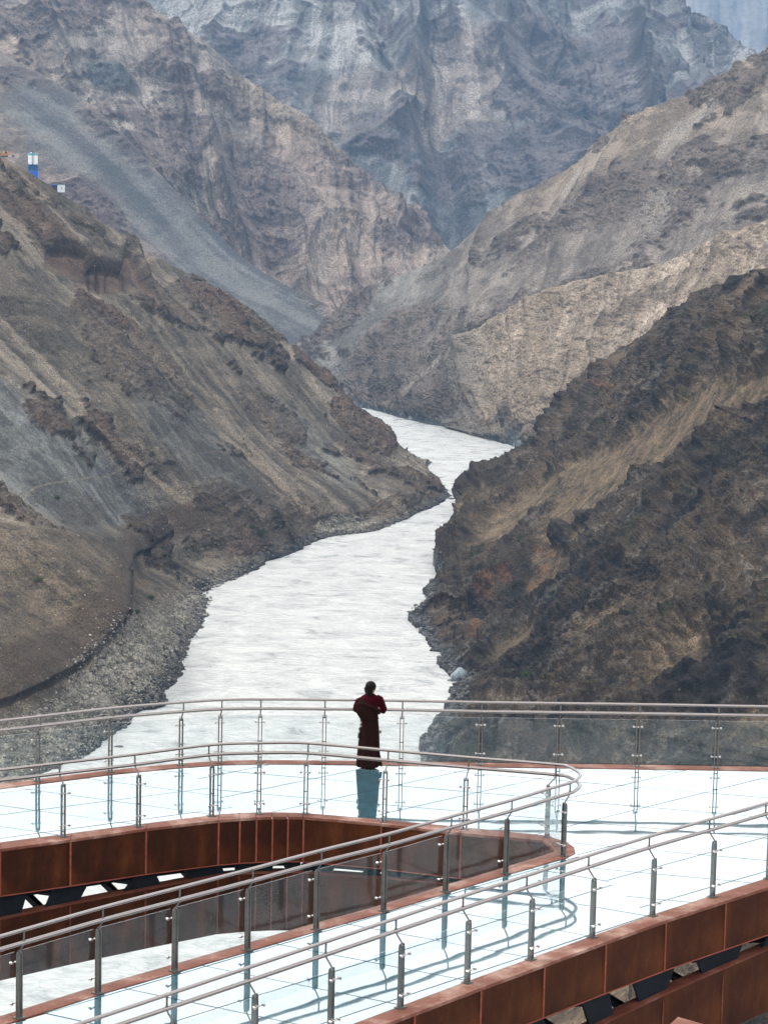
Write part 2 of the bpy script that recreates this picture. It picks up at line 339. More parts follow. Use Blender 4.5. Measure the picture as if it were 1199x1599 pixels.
def common(W, S, T, k, seed):
    """k = size factor of the mountain in metres; returns noise fields"""
    X, Y, Z = W[..., 0] / k + seed, W[..., 1] / k + seed * 1.7, W[..., 2] / k
    d = dict()
    d['big'] = fbm(S / k / 110 + seed, T / k / 260, 0 * S + seed, 3)
    d['gul'] = fbm(S / k / 42 + seed, T / k / 210 + 3, 0 * S + 2.5, 4, 0.5, True)
    wp = fbm(X / 40, Y / 40, Z / 40, 3) * 14
    d['str'] = fbm((S / k + wp * 0.4) / 7 + seed, T / k / 130, 0 * S + 8.1, 4, 0.6)
    d['out'] = fbm((X + wp) / 46, (Y + wp) / 60, Z / 30, 5, 0.58)
    d['rgh'] = fbm(X / 13, Y / 13, Z / 9, 5, 0.6, True)
    d['fine'] = fbm(X / 2.6, Y / 2.6, Z / 2.2, 3, 0.65)
    d['var'] = fbm(X / 90 + 4, Y / 90, Z / 70, 3)
    # sharp branching gullies: warped ridged noise, stretched down the slope
    w1 = fbm(X / 55, Y / 55, Z / 55 + 9, 4) * 13; w2 = fbm(X / 55 + 31, Y / 55, Z / 55, 4) * 34
    a = S / k + w1; b = T / k + w2; r = 0; amp = 1.0; fx = 1 / 62.; fy = 1 / 240.; wt = 1.0
    for i in range(6):
        n = 1 - np.abs(vn3(a * fx + 7 * i + seed, b * fy + 3 * i, 0 * a + 1.5 * i)) * 2.1
        n = np.clip(n, -1, 1); n = n * np.abs(n); r = r + amp * n * wt; wt = np.clip(0.45 + 0.75 * n, 0.15, 1); amp *= 0.52; fx *= 2.03; fy *= 2.2
    d['rid'] = r
    d['pat'] = fbm((X + wp) / 17, (Y + wp) / 17, Z / 9, 6, 0.62)
    d['vein'] = 1 - np.abs(fbm(X / 21 + w1 / 30, Y / 21, Z / 21 + w2 / 30, 4, .6)) * 7
    return d
# ---- A: near left mountainside
def shade_A(W, px, py, S, T, v, n):
    d = common(W, S, T, 1.0, 1.3); q = d['out'] * 0.55
    rock = np.maximum.reduce([sst(0.14, 0.34, d['out'] + 0.25 * d['gul'] - 0.08),
        blob(px, py, 205, 560, 105, 45, 42, q), blob(px, py, 150, 505, 60, 26, 50, q), blob(px, py, 70, 655, 34, 34, 20, q), blob(px, py, 430, 650, 70, 22, 40, q) * .7,
        blob(px, py, 60, 350, 75, 30, 48, q), blob(px, py, 130, 415, 60, 26, 12, q), blob(px, py, 250, 470, 80, 26, 30, q), blob(px, py, 330, 480, 60, 24, 38, q), blob(px, py, 560, 660, 60, 24, 40, q),
        blob(px, py, 400, 480, 70, 28, 42, q), blob(px, py, 400, 830, 110, 34, -12, q), blob(px, py, 470, 800, 36, 26, 60, q), blob(px, py, 610, 790, 50, 14, -15, q), blob(px, py, 350, 785, 50, 26, 20, q)])
    rock = rock * (1 - blob(px, py, 70, 740, 150, 60, 40, q)) * (1 - blob(px, py, 60, 960, 170, 120, 0, q) * .9)
    below = sst(0.82, 0.90, v)                      # under the terrace edge
    beach = blob(px, py, 205, 1050, 150, 62, -42, q * .4) + blob(px, py, 20, 1190, 170, 60, -25, q * .4) + blob(px, py, 345, 930, 60, 26, -25, q) + blob(px, py, 540, 815, 44, 14, -6, q * .5)
    beach = np.clip(beach, 0, 1); rock = rock * (1 - beach)
    scree = sst(-0.05, 0.35, d['str'])
    pale = np.maximum.reduce([pline(px, py, [(0, 330), (70, 400), (90, 420)], 5, q), pline(px, py, [(30, 270), (110, 350), (150, 400)], 3, q), pline(px, py, [(0, 545), (90, 620), (170, 690), (290, 790)], 5, q * 1.5),
        pline(px, py, [(350, 675), (430, 740), (480, 800)], 5, q), pline(px, py, [(215, 420), (232, 405), (250, 398)], 4, q * .4), pline(px, py, [(240, 560), (330, 640), (400, 700)], 4, q * 2) * .6,
        pline(px, py, [(100, 275), (25, 250), (0, 262)], 14, q * 1.4) * .8])
    path = np.maximum.reduce([pline(px, py, [(0, 790), (30, 778), (60, 757), (120, 747), (170, 742), (210, 722)], 1.5), pline(px, py, [(290, 715), (380, 700), (500, 697)], 1.2) * .6])
    grey = blob(px, py, 90, 730, 190, 75, 42, q) + blob(px, py, 300, 690, 120, 40, 45, q) * .6 + blob(px, py, 500, 700, 90, 24, 42, q) * .6
    base = mix(rgb(.150, .128, .102), rgb(.205, .178, .143), sst(-.5, .5, d['var'] + .6 * d['str']))
    base = mix(base, rgb(.105, .092, .072), sst(0.1, .6, -d['str'] + .3 * d['fine']) * .7)
    base = mix(base, rgb(.150, .158, .155) * (1 + .25 * d['str'][..., None]), np.clip(grey, 0, 1) * .85)
    base = mix(base, rgb(.118, .088, .058), blob(px, py, 60, 960, 200, 130, -10, q * 1.5) * .65)
    base = base * (1 + .45 * d['fine'] + .35 * (sst(-.1, .1, d['pat']) - .5) + .25 * (sst(.0, .25, d['str']) - .5))[..., None]
    rs = sst(.38, .62, rock + .35 * d['pat'] + .12 * d['fine']) * (.55 + .45 * sst(-.2, .3, d['var'] + .3 * d['out']))
    rc = mix(rgb(.055, .042, .033), rgb(.165, .128, .098), sst(-.25, .3, d['rgh'] * .6 + .5 * d['pat'] + .3 * d['fine']))
    rc = mix(rc, rgb(.12, .06, .04), sst(.1, .35, d['var'] + .3 * d['pat']) * .35)
    c = mix(base, rc, rs * .85); rock = rock * .5 + rs * .5
    c = mix(c, rgb(.32, .265, .205), pale * .6); c = mix(c, rgb(.26, .225, .18), path * .55)
    bc = mix(rgb(.17, .16, .135), rgb(.42, .39, .325), sst(-.3, .5, d['fine'] + .7 * d['out']))
    c = mix(c, bc, beach)
    shore = sst(0.972, 0.995, v + .02 * d['out']); c = mix(c, rgb(.040, .042, .045), shore * .85)
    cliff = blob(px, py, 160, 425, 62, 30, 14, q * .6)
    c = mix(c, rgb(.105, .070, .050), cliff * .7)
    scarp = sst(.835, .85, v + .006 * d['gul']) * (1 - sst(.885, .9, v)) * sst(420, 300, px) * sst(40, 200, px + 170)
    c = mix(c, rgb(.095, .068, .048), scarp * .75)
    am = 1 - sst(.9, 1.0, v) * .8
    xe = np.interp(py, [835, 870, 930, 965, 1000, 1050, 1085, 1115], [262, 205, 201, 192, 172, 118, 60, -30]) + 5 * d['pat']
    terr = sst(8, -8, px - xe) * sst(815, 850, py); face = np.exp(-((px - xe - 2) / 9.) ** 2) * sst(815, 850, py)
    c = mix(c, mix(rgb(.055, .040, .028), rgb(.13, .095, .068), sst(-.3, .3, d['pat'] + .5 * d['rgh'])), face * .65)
    ye = np.interp(px, [60, 80, 136, 140, 190, 195, 210, 245], [380, 392, 396, 420, 424, 388, 394, 480]) + 2 * d['fine']
    cut = sst(-2, 3, py - ye) * sst(44, 20, py - ye) * sst(62, 80, px) * sst(246, 232, px)
    crk = np.exp(-((px - 141) / 2.2) ** 2) + np.exp(-((px - 157) / 1.6) ** 2) + .6 * np.exp(-((px - 171) / 1.5) ** 2)
    c = mix(c, mix(rgb(.095, .060, .044), rgb(.155, .105, .080), sst(-.4, .4, d['rgh'] + .4 * d['fine'])), cut * .9)
    c = mix(c, rgb(.03, .022, .018), np.clip(crk, 0, 1) * cut * .8)
    zone = blob(px, py, 155, 415, 95, 48, 10); rock = rock * (1 - .85 * zone)
    smooth = np.clip(grey + .6 * blob(px, py, 60, 960, 200, 120, 0, q), 0, 1)
    disp = am * (6 * d['big'] + 3.6 * d['rid'] * (0.35 + .65 * rock) * (1 - .8 * smooth) + 0.6 * d['str'] + rock * (1.5 + 1.8 * d['rgh'] + 1.3 * d['pat'])) + 0.3 * d['fine'] * (1 + 1.6 * rock + beach) + .5 * d['pat']
    disp = (disp - 2.5 * sst(480, 560, px) * sst(.2, 0, v)) * (.35 + .65 * sst(0, .10, v)) + terr * 3.5 + (sst(3, -12, py - ye) * sst(-40, -12, py - ye) * 4.0 - cut * 3.0 * (1 + .8 * crk)) * sst(62, 80, px) * sst(246, 232, px) + beach * (.5 * d['fine'] - 1.0)
    return disp, None, c
colsA = [
 [(-1000,700,750),(-700,950),(-450,1130),(-300,1250),(-270,1300),(-150,1330)],
 [(-800,450,900),(-500,700),(-250,920),(0,1082),(25,1110),(110,1190)],
 [(-650,330,1020),(-350,620),(-80,850),(118,1020),(140,1050),(212,1122)],
 [(-550,250,1130),(-250,540),(0,790),(190,945),(205,985),(266,1088)],
 [(-450,190,1210),(-150,470),(60,690),(203,868),(214,905),(316,990)],
 [(-350,130,1280),(-80,440),(120,650),(225,838),(240,885),(345,920)],
 [(-200,130,1350),(40,440),(220,640),(330,808),(345,855),(400,893)],
 [(-80,190,1410),(120,440),(300,660),(420,790),(440,828),(470,855)],
 [(0,243,1440),(200,470),(360,670),(475,785),(488,820),(522,838)],
 [(95,300,1480),(270,500),(420,690),(540,785),(560,812),(590,828)],
 [(240,398,1520),(370,540),(500,690),(610,765),(632,782),(655,802)],
 [(345,453,1550),(450,580),(560,700),(655,752),(676,768),(703,779)],
 [(420,512,1570),(520,610),(600,700),(665,745),(682,757),(700,769)],
 [(480,570,1590),(550,650),(620,710),(668,738),(674,748),(684,757)],
 [(553,648,1612),(600,680),(640,708),(662,725),(668,732),(672,740)],
 [(625,692,1625),(640,700),(650,707),(656,712),(660,716),(668,722)]]
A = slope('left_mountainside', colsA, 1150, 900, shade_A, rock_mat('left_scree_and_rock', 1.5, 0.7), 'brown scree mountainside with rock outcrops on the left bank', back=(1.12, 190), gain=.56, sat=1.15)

# ---- B: near right dark mountainside
def shade_B(W, px, py, S, T, v, n):
    d = common(W, S, T, 1.0, 7.7); q = d['out'] * 0.6
    tan = np.maximum.reduce([blob(px, py, 1010, 710, 250, 42, -33, q), blob(px, py, 830, 800, 90, 22, -35, q), blob(px, py, 1150, 640, 120, 30, -33, q), blob(px, py, 810, 1000, 70, 16, -38, q),
        blob(px, py, 940, 970, 60, 20, -30, q) * .7, blob(px, py, 1150, 470, 60, 14, -25, q) * .5, sst(.1, .5, -d['out'] + .4 * d['var']) * .55])
    rock = np.clip(sst(-.22, .22, d['out'] + .3 * d['gul'] + .1) + blob(px, py, 1010, 560, 170, 60, -28, q) + blob(px, py, 740, 900, 90, 90, 0, q * .5), 0, 1) * (1 - tan)
    orange = np.maximum.reduce([blob(px, py, 818, 915, 24, 26, -30, q), blob(px, py, 757, 940, 34, 18, -50, q), blob(px, py, 880, 880, 26, 20, -20, q), blob(px, py, 745, 985, 28, 10, -60, q), blob(px, py, 700, 830, 22, 14, 40, q) * .7, blob(px, py, 960, 615, 12, 8, 0, q) * .7,
        ])
    base = mix(rgb(.135, .103, .070), rgb(.225, .172, .120), sst(-.4, .5, .35 * d['str'] + .5 * d['fine'] + .5 * d['var']))
    rk = mix(rgb(.026, .024, .022), rgb(.100, .080, .062), sst(-.35, .45, .8 * d['rgh'] + .5 * d['var'] + .35 * d['str'] + .1))
    rk = mix(rgb(.020, .018, .017), rgb(.115, .088, .064), sst(-.35, .5, d['rgh'] * .4 + .55 * d['pat'] + .25 * d['fine'] + .5 * d['var'] + .3 * d['str'] - .02))
    rk = mix(rk, rgb(.21, .185, .16), sst(.35, .9, d['vein']) * sst(-.1, .3, d['out']) * .55)
    rs = sst(.3, .62, rock + .28 * d['pat'])
    base = base * (1 + .3 * d['fine'] + .25 * (sst(-.1, .1, d['pat']) - .5))[..., None]
    c = mix(mix(rgb(.062, .050, .036), rgb(.165, .130, .090), sst(-.35, .4, d['fine'] * .6 + d['str'] * .3 + .6 * d['pat'])), rk, rs); tan = tan * sst(-.4, -.1, d['pat'] + .2 * d['fine'] + .1)
    c = mix(c, base, tan * .62)
    c = mix(c, rgb(.21, .095, .050) * (1 + .5 * d['fine'] + .6 * d['pat'])[..., None], orange * sst(-.15, .15, d['pat'] + .0) * .5)
    c = mix(c, rgb(.050, .052, .026), sst(.25, .5, fbm(W[..., 0] / 9, W[..., 1] / 9, W[..., 2] / 9 + 20, 4)) * .6)
    wet = sst(.955, .99, v + .03 * d['out']); c = mix(c, mix(rgb(.05, .058, .065), rgb(.20, .22, .23), sst(0, .5, d['fine'])), wet * .8)
    am = 1 - sst(.93, 1.0, v) * .75
    cliffs = blob(px, py, 880, 860, 150, 24, -22, q * .4)
    am = am * (.45 + .55 * sst(0, .1, v))
    disp = am * (6.0 * d['big'] + 6.5 * d['rid'] * (0.3 + .7 * rock) + rock * (3.0 + 3.2 * d['rgh'] + 2.6 * d['pat']) + .2 * d['str']) + .4 * d['fine'] * (1 + 1.8 * rock) + .5 * d['pat'] + cliffs * 3
    return disp, None, c
colsB = [
 [(812,706,1490),(796,718),(784,732),(776,746),(770,764)],
 [(862,677,1470),(828,705),(798,722),(757,762),(745,780)],
 [(908,606,1430),(860,690),(805,750),(730,792),(706,832)],
 [(930,575,1400),(870,700),(800,790),(712,845),(690,865)],
 [(1010,525,1330),(920,700),(820,830),(722,905),(668,920)],
 [(1060,478,1240),(960,700),(850,860),(722,945),(636,957)],
 [(1199,418,1130),(1050,680),(900,870),(750,1000),(655,990)],
 [(1330,350,1030),(1150,680,975),(980,880,935),(790,1030,955),(698,1052)],
 [(1480,270,930),(1280,680,905),(1080,900,880),(830,1070,912),(712,1072)],
 [(1650,230,850),(1400,700,815),(1150,950,785),(850,1130,848),(690,1112)],
 [(1800,300,760),(1500,800,700),(1250,1050,700),(850,1220,766),(652,1190)],
 [(1900,500,640),(1600,950,605),(1300,1200,599),(840,1380,655),(630,1330)],
 [(1900,800,480),(1600,1150,473),(1300,1400,490),(860,1590,550),(590,1600)],
 [(1900,1200,380),(1600,1500,360),(1300,1700,370),(900,1900,420),(560,1950)]]
B = slope('right_mountainside', colsB, 1150, 900, shade_B, rock_mat('right_dark_rock', 1.5, 0.9), 'dark rocky mountainside with orange stains on the right bank', back=(1.10, 60), gain=.52, con=1.25)

# ---- C: far right mountainside, and the tan terrace in front of it
def shade_C(W, px, py, S, T, v, n):
    d = common(W, S, T, 1.5, 3.1); q = d['out'] * .6
    rock = np.clip(sst(.05, .3, d['out'] + .3 * d['gul']) + blob(px, py, 940, 345, 110, 50, -35, q) + blob(px, py, 620, 540, 90, 50, -40, q) * .8 + blob(px, py, 540, 480, 60, 24, -50, q), 0, 1) * (1 - blob(px, py, 860, 430, 170, 32, -28, q) * .9)
    pale = np.maximum.reduce([sst(.15, .6, d['str'] + .6 * d['pat']) * .4, pline(px, py, [(1110, 160), (1060, 200), (1030, 240)], 9, q), pline(px, py, [(905, 262), (880, 300)], 6, q), blob(px, py, 1030, 330, 26, 50, 25, q) * .8, blob(px, py, 990, 380, 40, 12, -35, q) * .7, pline(px, py, [(690, 560), (640, 620)], 6, q) * .8])
    top = sst(.35, .0, v) * sst(700, 900, px)
    base = mix(rgb(.155, .135, .118), rgb(.23, .20, .172), sst(-.5, .5, d['var'] + .5 * d['str']))
    base = mix(base, rgb(.26, .205, .155), top * .7); base = mix(base, rgb(.165, .17, .165), sst(760, 600, px) * .6)
    base = base * (1 + .3 * d['fine'] + .35 * (sst(-.1, .1, d['pat']) - .5) + .18 * (sst(-.2, .3, d['str']) - .5))[..., None]
    rs = sst(.35, .62, rock + .35 * d['pat']); rc = mix(rgb(.058, .048, .044), rgb(.17, .14, .122), sst(-.3, .35, d['rgh'] * .5 + .6 * d['pat'] + .2 * d['fine']))
    c = mix(base, rc, rs * .85)
    c = mix(c, rgb(.33, .30, .26), pale * .6)
    foot = sst(.945, .985, v + .02 * d['out']); c = mix(c, mix(rgb(.075, .09, .10), rgb(.2, .23, .24), sst(0, .6, d['fine'])), foot)
    c = mix(c, rgb(.075, .07, .05), sst(.2, .42, fbm(W[..., 0] / 10, W[..., 1] / 10, W[..., 2] / 10, 3)) * sst(.6, .95, v) * .7)
    am = 1 - sst(.93, 1., v) * .8
    disp = am * (11 * d['big'] + 5.0 * d['rid'] + rock * (2 + 3.5 * d['rgh'] + 3.5 * d['pat']) + 1.1 * d['str']) + .4 * d['fine']
    return disp, None, c
colsC = [
 [(350,600,2250),(400,620),(440,635),(470,640),(500,640,1950)],
 [(470,532,2150),(480,560),(500,595),(530,620),(560,637)],
 [(545,470,2130),(550,520),(560,570),(575,612),(590,641)],
 [(600,430,2100),(600,490),(610,560),(620,612),(630,652)],
 [(700,383,2080),(680,450),(660,540),(655,612),(660,660)],
 [(800,303,2060),(760,400),(720,500),(690,605),(700,668)],
 [(890,253,2050),(840,370),(780,480),(740,585),(740,679)],
 [(973,200,2040),(920,330),(850,460),(790,575),(790,693)],
 [(1020,168,2020),(980,300),(920,430),(850,570),(830,702)],
 [(1077,143,2000),(1050,280),(1000,400),(930,550),(900,712)],
 [(1199,68,1960),(1150,240),(1090,370),(1010,540),(960,722)],
 [(1330,20,1930),(1280,200),(1200,350),(1100,520),(1050,732)],
 [(1500,-60,1900),(1420,150),(1330,330),(1200,500),(1150,745)]]
slope('far_right_mountainside', colsC, 900, 620, shade_C, rock_mat('far_right_rock', 0.9, 0.6, con=.8), 'grey brown mountainside descending to the river bend behind the dark slope', back=(1.12, 120), gain=.60, con=1.15, sat=1.0)
def shade_C2(W, px, py, S, T, v, n):
    d = common(W, S, T, 1.2, 5.9); q = d['out'] * .6
    er = sst(.0, .5, d['gul']); edge = sst(.16, .02, v)
    base = mix(rgb(.30, .24, .18), rgb(.46, .38, .30), sst(-.4, .5, d['str'] + .4 * d['var']))
    base = base * (1 + .3 * d['fine'] + .3 * (sst(-.1, .1, d['pat']) - .5))[..., None]
    c = mix(base, rgb(.20, .16, .12), np.clip(sst(.0, .3, d['pat'] + .3 * d['out']) * .6 + blob(px, py, 1010, 470, 120, 16, -28, q) * .6, 0, 1))
    c = mix(c, rgb(.13, .115, .085), sst(.2, .4, fbm(W[..., 0] / 7, W[..., 1] / 7, W[..., 2] / 7, 3)) * sst(.3, .95, v) * .6)
    c = mix(c, rgb(.12, .11, .09), sst(.80, .93, v + .1 * d['out']) * .8); c = mix(c, mix(rgb(.06, .068, .075), rgb(.16, .175, .185), sst(0, .6, d['fine'])), sst(.93, .97, v + .03 * d['out']))
    c = mix(rgb(.17, .155, .135) * (1 + .3 * d['str'][..., None]), c, sst(680, 800, px + 60 * d['out'] - 120 * v * 0))
    am = (1 - sst(.93, 1., v) * .8) 
    disp = am * (6 * d['big'] + 6.0 * d['rid'] * (1 - sst(.4, .9, v) * .5) + 3 * d['pat'] + .5 * d['str'] + 1.2 * d['rgh']) + .3 * d['fine'] + edge * 1
    return disp, None, c
colsC2 = [
 [(672,650,1838),(680,655),(690,660),(700,670)],
 [(688,600,1850),(700,630),(715,655),(730,677)],
 [(702,552,1845),(715,590),(735,640),(755,684)],
 [(740,523,1835),(745,570),(760,630),(780,691)],
 [(800,490,1815),(790,560),(790,630),(810,697)],
 [(840,465,1795),(830,540),(820,620),(840,703)],
 [(900,447,1775),(880,540),(860,620),(880,708)],
 [(1010,425,1735),(970,520),(930,620),(930,716)],
 [(1100,387,1695),(1050,500),(1000,620),(1000,735)],
 [(1199,352,1650),(1140,470),(1080,600),(1080,745)],
 [(1350,290,1600),(1280,430),(1200,590),(1180,755)]]
slope('tan_terrace', colsC2, 700, 420, shade_C2, rock_mat('tan_terrace_soil', 1.0, 0.6, con=.7), 'pale tan eroded terrace above the outer bank of the river bend', back=(1.10, 10), gain=.62, con=1.15, sat=1.0)

# ---- D: far mountains
def shade_D0(W, px, py, S, T, v, n):
    d = common(W, T, S, 1.9, 11.3); q = d['out'] * .5
    band = blob(px, py, 270, 345, 400, 50, 41.5, q * 2.0, .55)*sst(-60,60,px)+blob(px, py, 400, 455, 150, 46, 38, q*.4)
    band = np.clip(band,0,1)
    st = fbm((S + 30 * d['out']) / 26, T / 300, S * 0, 4)
    rock = sst(.0, .35, d['out'] + .25 * d['gul']) * (1 - band)
    base = mix(rgb(.185, .150, .130), rgb(.265, .215, .182), sst(-.5, .5, d['var'] + d['str'] * .4))
    base = base * (1 + .3 * d['fine'] + .5 * (sst(-.1, .1, d['pat']) - .5))[..., None]
    rs = sst(.35, .6, rock + .5 * d['pat']); c = mix(base, mix(rgb(.055, .046, .050), rgb(.15, .12, .115), sst(-.3, .3, d['rgh'] * .5 + .6 * d['pat'])), rs * .9)
    bandc = mix(rgb(.090, .100, .107), rgb(.185, .195, .195), sst(-.5, .6, fbm(T / 16, S / 240, S * 0 + 4, 5) * 1.3 + .5 * d['pat'] + .3 * d['fine']))
    c = mix(c, bandc, band * .85)
    disp = (10 * d['big'] + 8 * d['rid'] + rock * (4 + 5 * d['rgh'] + 4 * d['pat'])) * (1 - .85 * band) * sst(-.05, .1, v) + .5 * d['fine']
    return disp, None, c
colsD0 = [
 [(-260,-110,2800),(0,80),(133,160),(253,277),(367,392),(440,442),(560,505,2300)],
 [(-330,-60,2760),(-30,110),(100,195),(220,310),(340,430),(430,475),(540,530,2270)],
 [(-380,0,2700),(-60,160),(60,250),(180,360),(310,475),(400,520),(520,580,2200)],
 [(-450,80,2600),(-120,230),(0,330),(120,430),(250,540),(350,590),(480,640,2100)],
 [(-520,200,2450),(-200,330),(-60,430),(60,520),(200,620),(300,680),(430,720,1980)]]
D0c = [list(c) for c in colsD0]
# columns run along the fall line, so use the first one as the skyline
def transpose_cols(cols):
    out = []
    D = np.array([[c[0][2] * (1 - k / 6) + c[-1][2] * k / 6 for k in range(7)] for c in cols])
    for k in range(7): out.append([(cols[i][k][0], cols[i][k][1], float(D[i, k])) for i in range(len(cols))])
    return out
slope('far_left_scree_ridge', transpose_cols(colsD0), 800, 420, shade_D0, rock_mat('far_left_scree', 0.65, 0.5, con=.7), 'hazy mountainside with a broad grey scree chute on the far left', back=(1.08, 150), foot='free', gain=.56, con=1.1, sat=1.1)
def shade_D1(W, px, py, S, T, v, n):
    d = common(W, S, T, 2.3, 17.9); q = d['out'] * .6
    rock = np.clip(sst(.02, .32, d['out'] + .3 * d['gul']) * .9 + blob(px, py, 180, 155, 40, 20, 25, q) + blob(px, py, 420, 330, 90, 60, 50, q) * .8, 0, 1)
    yel = sst(.18, .0, v) * sst(.0, .4, d['var'] + .3)
    base = mix(rgb(.215, .170, .145), rgb(.33, .27, .215), sst(-.5, .5, d['var'] + .6 * d['str']))
    base = mix(base, rgb(.22, .225, .215), sst(.0, .6, d['big'] * 1.5) * .5)
    base = base * (1 + .3 * d['fine'] + .4 * (sst(-.1, .1, d['pat']) - .5) + .35 * (sst(-.05, .2, d['str']) - .5))[..., None]
    rs = sst(.3, .6, rock + .55 * d['pat']); c = mix(base, mix(rgb(.050, .042, .046), rgb(.19, .15, .138), sst(-.3, .35, d['rgh'] * .5 + .6 * d['pat'] + .2 * d['fine'])), rs * .85)
    c = mix(c, rgb(.40, .34, .29), sst(.3, .9, d['vein']) * .3)
    c = mix(c, rgb(.075, .095, .10), blob(px, py, 175, 150, 42, 22, 25, q) * .8)
    c = mix(c, rgb(.42, .35, .25), yel * .6); c = mix(c, rgb(.36, .31, .28), sst(.2, .5, d['str']) * .35)
    disp = 24 * d['big'] + 17 * d['rid'] * sst(-.03, .12, v) + rock * (4 + 6 * d['rgh'] + 6 * d['pat']) + 2.5 * d['str'] + .8 * d['fine']
    return disp, None, c
colsD1 = [
 [(-330,-170,3300),(-240,-20),(-200,100),(-110,400,2800)],
 [(-120,-150,3280),(-60,-20),(0,90),(80,400,2750)],
 [(60,-90,3230),(90,20),(130,130),(210,430,2700)],
 [(213,0,3150),(235,90),(262,200),(330,480,2620)],
 [(307,68,3100),(320,170),(345,280),(400,520,2560)],
 [(400,140,3050),(405,235),(420,340),(460,560,2480)],
 [(500,203,3000),(495,290),(500,390),(530,580,2460)],
 [(567,267,2950),(562,345),(565,430),(580,550,2480)],
 [(613,310,2920),(610,370),(612,450),(630,560,2450)],
 [(653,333,2900),(650,390),(655,460),(680,570,2450)],
 [(697,383,2870),(700,430),(710,480),(730,570,2450)],
 [(770,450,2850),(775,480),(780,520),(790,580,2450)]]
slope('far_left_mountain', colsD1, 900, 520, shade_D1, rock_mat('far_left_rock', 0.55, 0.6, con=.8), 'hazy purple and tan ridge descending from the upper left', back=(1.10, 200), foot='free', gain=.60, con=1.05, sat=1.0)
def shade_D2(W, px, py, S, T, v, n):
    d = common(W, S, T, 3.2, 23.3); q = d['out'] * .6
    rock = np.clip(sst(.05, .35, d['out'] + .35 * d['gul']) * .8 + blob(px, py, 960, 170, 190, 90, 30, q * 1.3) * .9 + blob(px, py, 640, 260, 90, 40, 30, q) * .6 + blob(px, py, 770, 260, 50, 60, 20, q) * .7, 0, 1)
    tan = blob(px, py, 740, 130, 60, 90, -20, q) + blob(px, py, 580, 190, 90, 60, 0, q) * .8 + blob(px, py, 660, 170, 40, 60, 0, q) * .8
    base = mix(rgb(.17, .178, .182), rgb(.27, .268, .258), sst(-.5, .5, d['var'] + .6 * d['str']))
    base = mix(base, rgb(.31, .255, .215), np.clip(tan, 0, 1) * .6)
    base = base * (1 + .25 * d['fine'] + .4 * (sst(-.1, .1, d['pat']) - .5) + .35 * (sst(-.05, .2, d['str']) - .5))[..., None]
    rs = sst(.3, .6, rock + .5 * d['pat']); c = mix(base, mix(rgb(.045, .046, .054), rgb(.17, .15, .15), sst(-.3, .35, d['rgh'] * .5 + .6 * d['pat'])), rs * .88)
    c = mix(c, rgb(.32, .32, .31), sst(.2, .5, .6 * d['str'] + .6 * d['pat']) * .25)
    disp = 52 * d['big'] + 25 * d['rid'] + rock * (5 + 9 * d['rgh'] + 9 * d['pat']) + 3 * d['str'] + d['fine']
    gl = np.minimum(np.abs(px - np.interp(py, [-400, 40, 160, 300], [560, 590, 640, 700])), np.abs(px - np.interp(py, [-400, 0, 200, 380], [690, 678, 682, 692])))
    gl = np.minimum(gl, np.abs(px - np.interp(py, [0, 100, 200], [760, 860, 985])))
    disp = disp - 30 * np.exp(-(gl / 22.) ** 2)
    return disp, None, c
colsD2 = [
 [(200,-330,4500),(130,-150),(80,0),(40,100),(0,260,3700)],
 [(420,-390,4700),(330,-180),(260,0),(220,100),(150,320,3600)],
 [(490,-400,4800),(430,-180),(370,0),(330,120),(270,380,3500)],
 [(535,-420,4900),(490,-180),(445,20),(410,160),(370,430,3400)],
 [(575,-430,4900),(545,-180),(515,30),(490,200),(460,490,3350)],
 [(610,-430,4900),(590,-150),(575,70),(560,250),(545,530,3300)],
 [(640,-430,4900),(635,-150),(630,70),(625,250),(620,540,3300)],
 [(670,-430,4900),(675,-150),(680,80),(690,260),(700,540,3300)],
 [(700,-420,4880),(720,-150),(745,80),(765,260),(790,520,3300)],
 [(750,-400,4850),(795,-120),(840,90),(865,240),(900,450,3300)],
 [(830,-350,4800),(885,-80),(940,110),(970,240),(1010,400,3400)],
 [(940,-220,4700),(985,-40),(1035,110),(1065,200),(1100,320,3500)],
 [(1050,-15,4500),(1085,60),(1115,110),(1138,160),(1160,240,3700)],
 [(1110,30,4420),(1130,70),(1150,110),(1170,150),(1190,220,3750)],
 [(1178,68,4350),(1190,90),(1200,110),(1215,140),(1230,200,3800)],
 [(1260,130,4250),(1265,150),(1270,170),(1280,190),(1300,230,3900)]]
slope('far_centre_mountain', colsD2, 950, 620, shade_D2, rock_mat('far_centre_rock', 0.36, 0.6, con=.7), 'big hazy blue grey mountain closing the valley at the top centre', back=(1.10, 200), foot='free', gain=.60, con=1.1, sat=1.1)
def shade_E(W, px, py, S, T, v, n):
    d = common(W, S, T, 5.0, 29.3)
    c = mix(rgb(.16, .17, .18), rgb(.26, .26, .25), sst(-.4, .4, d['str'] + d['var']))
    return 90 * d['big'] + 30 * d['gul'] + 4 * d['rgh'], None, c
colsE = [[(700,-150,9000),(760,0),(820,200,7500)],[(900,-200,9000),(940,-20),(980,200,7400)],[(1080,-260,9000),(1080,-20),(1080,220,7300)],[(1300,-200,8800),(1260,0),(1230,230,7200)],[(1500,-150,8600),(1460,0),(1430,230,7200)]]
slope('distant_mountain', colsE, 300, 200, shade_E, rock_mat('distant_rock', 0.08, 0.2, con=.25), 'faint blue distant mountain in the top right corner', back=(1.1, 300), foot='free', gain=.5)

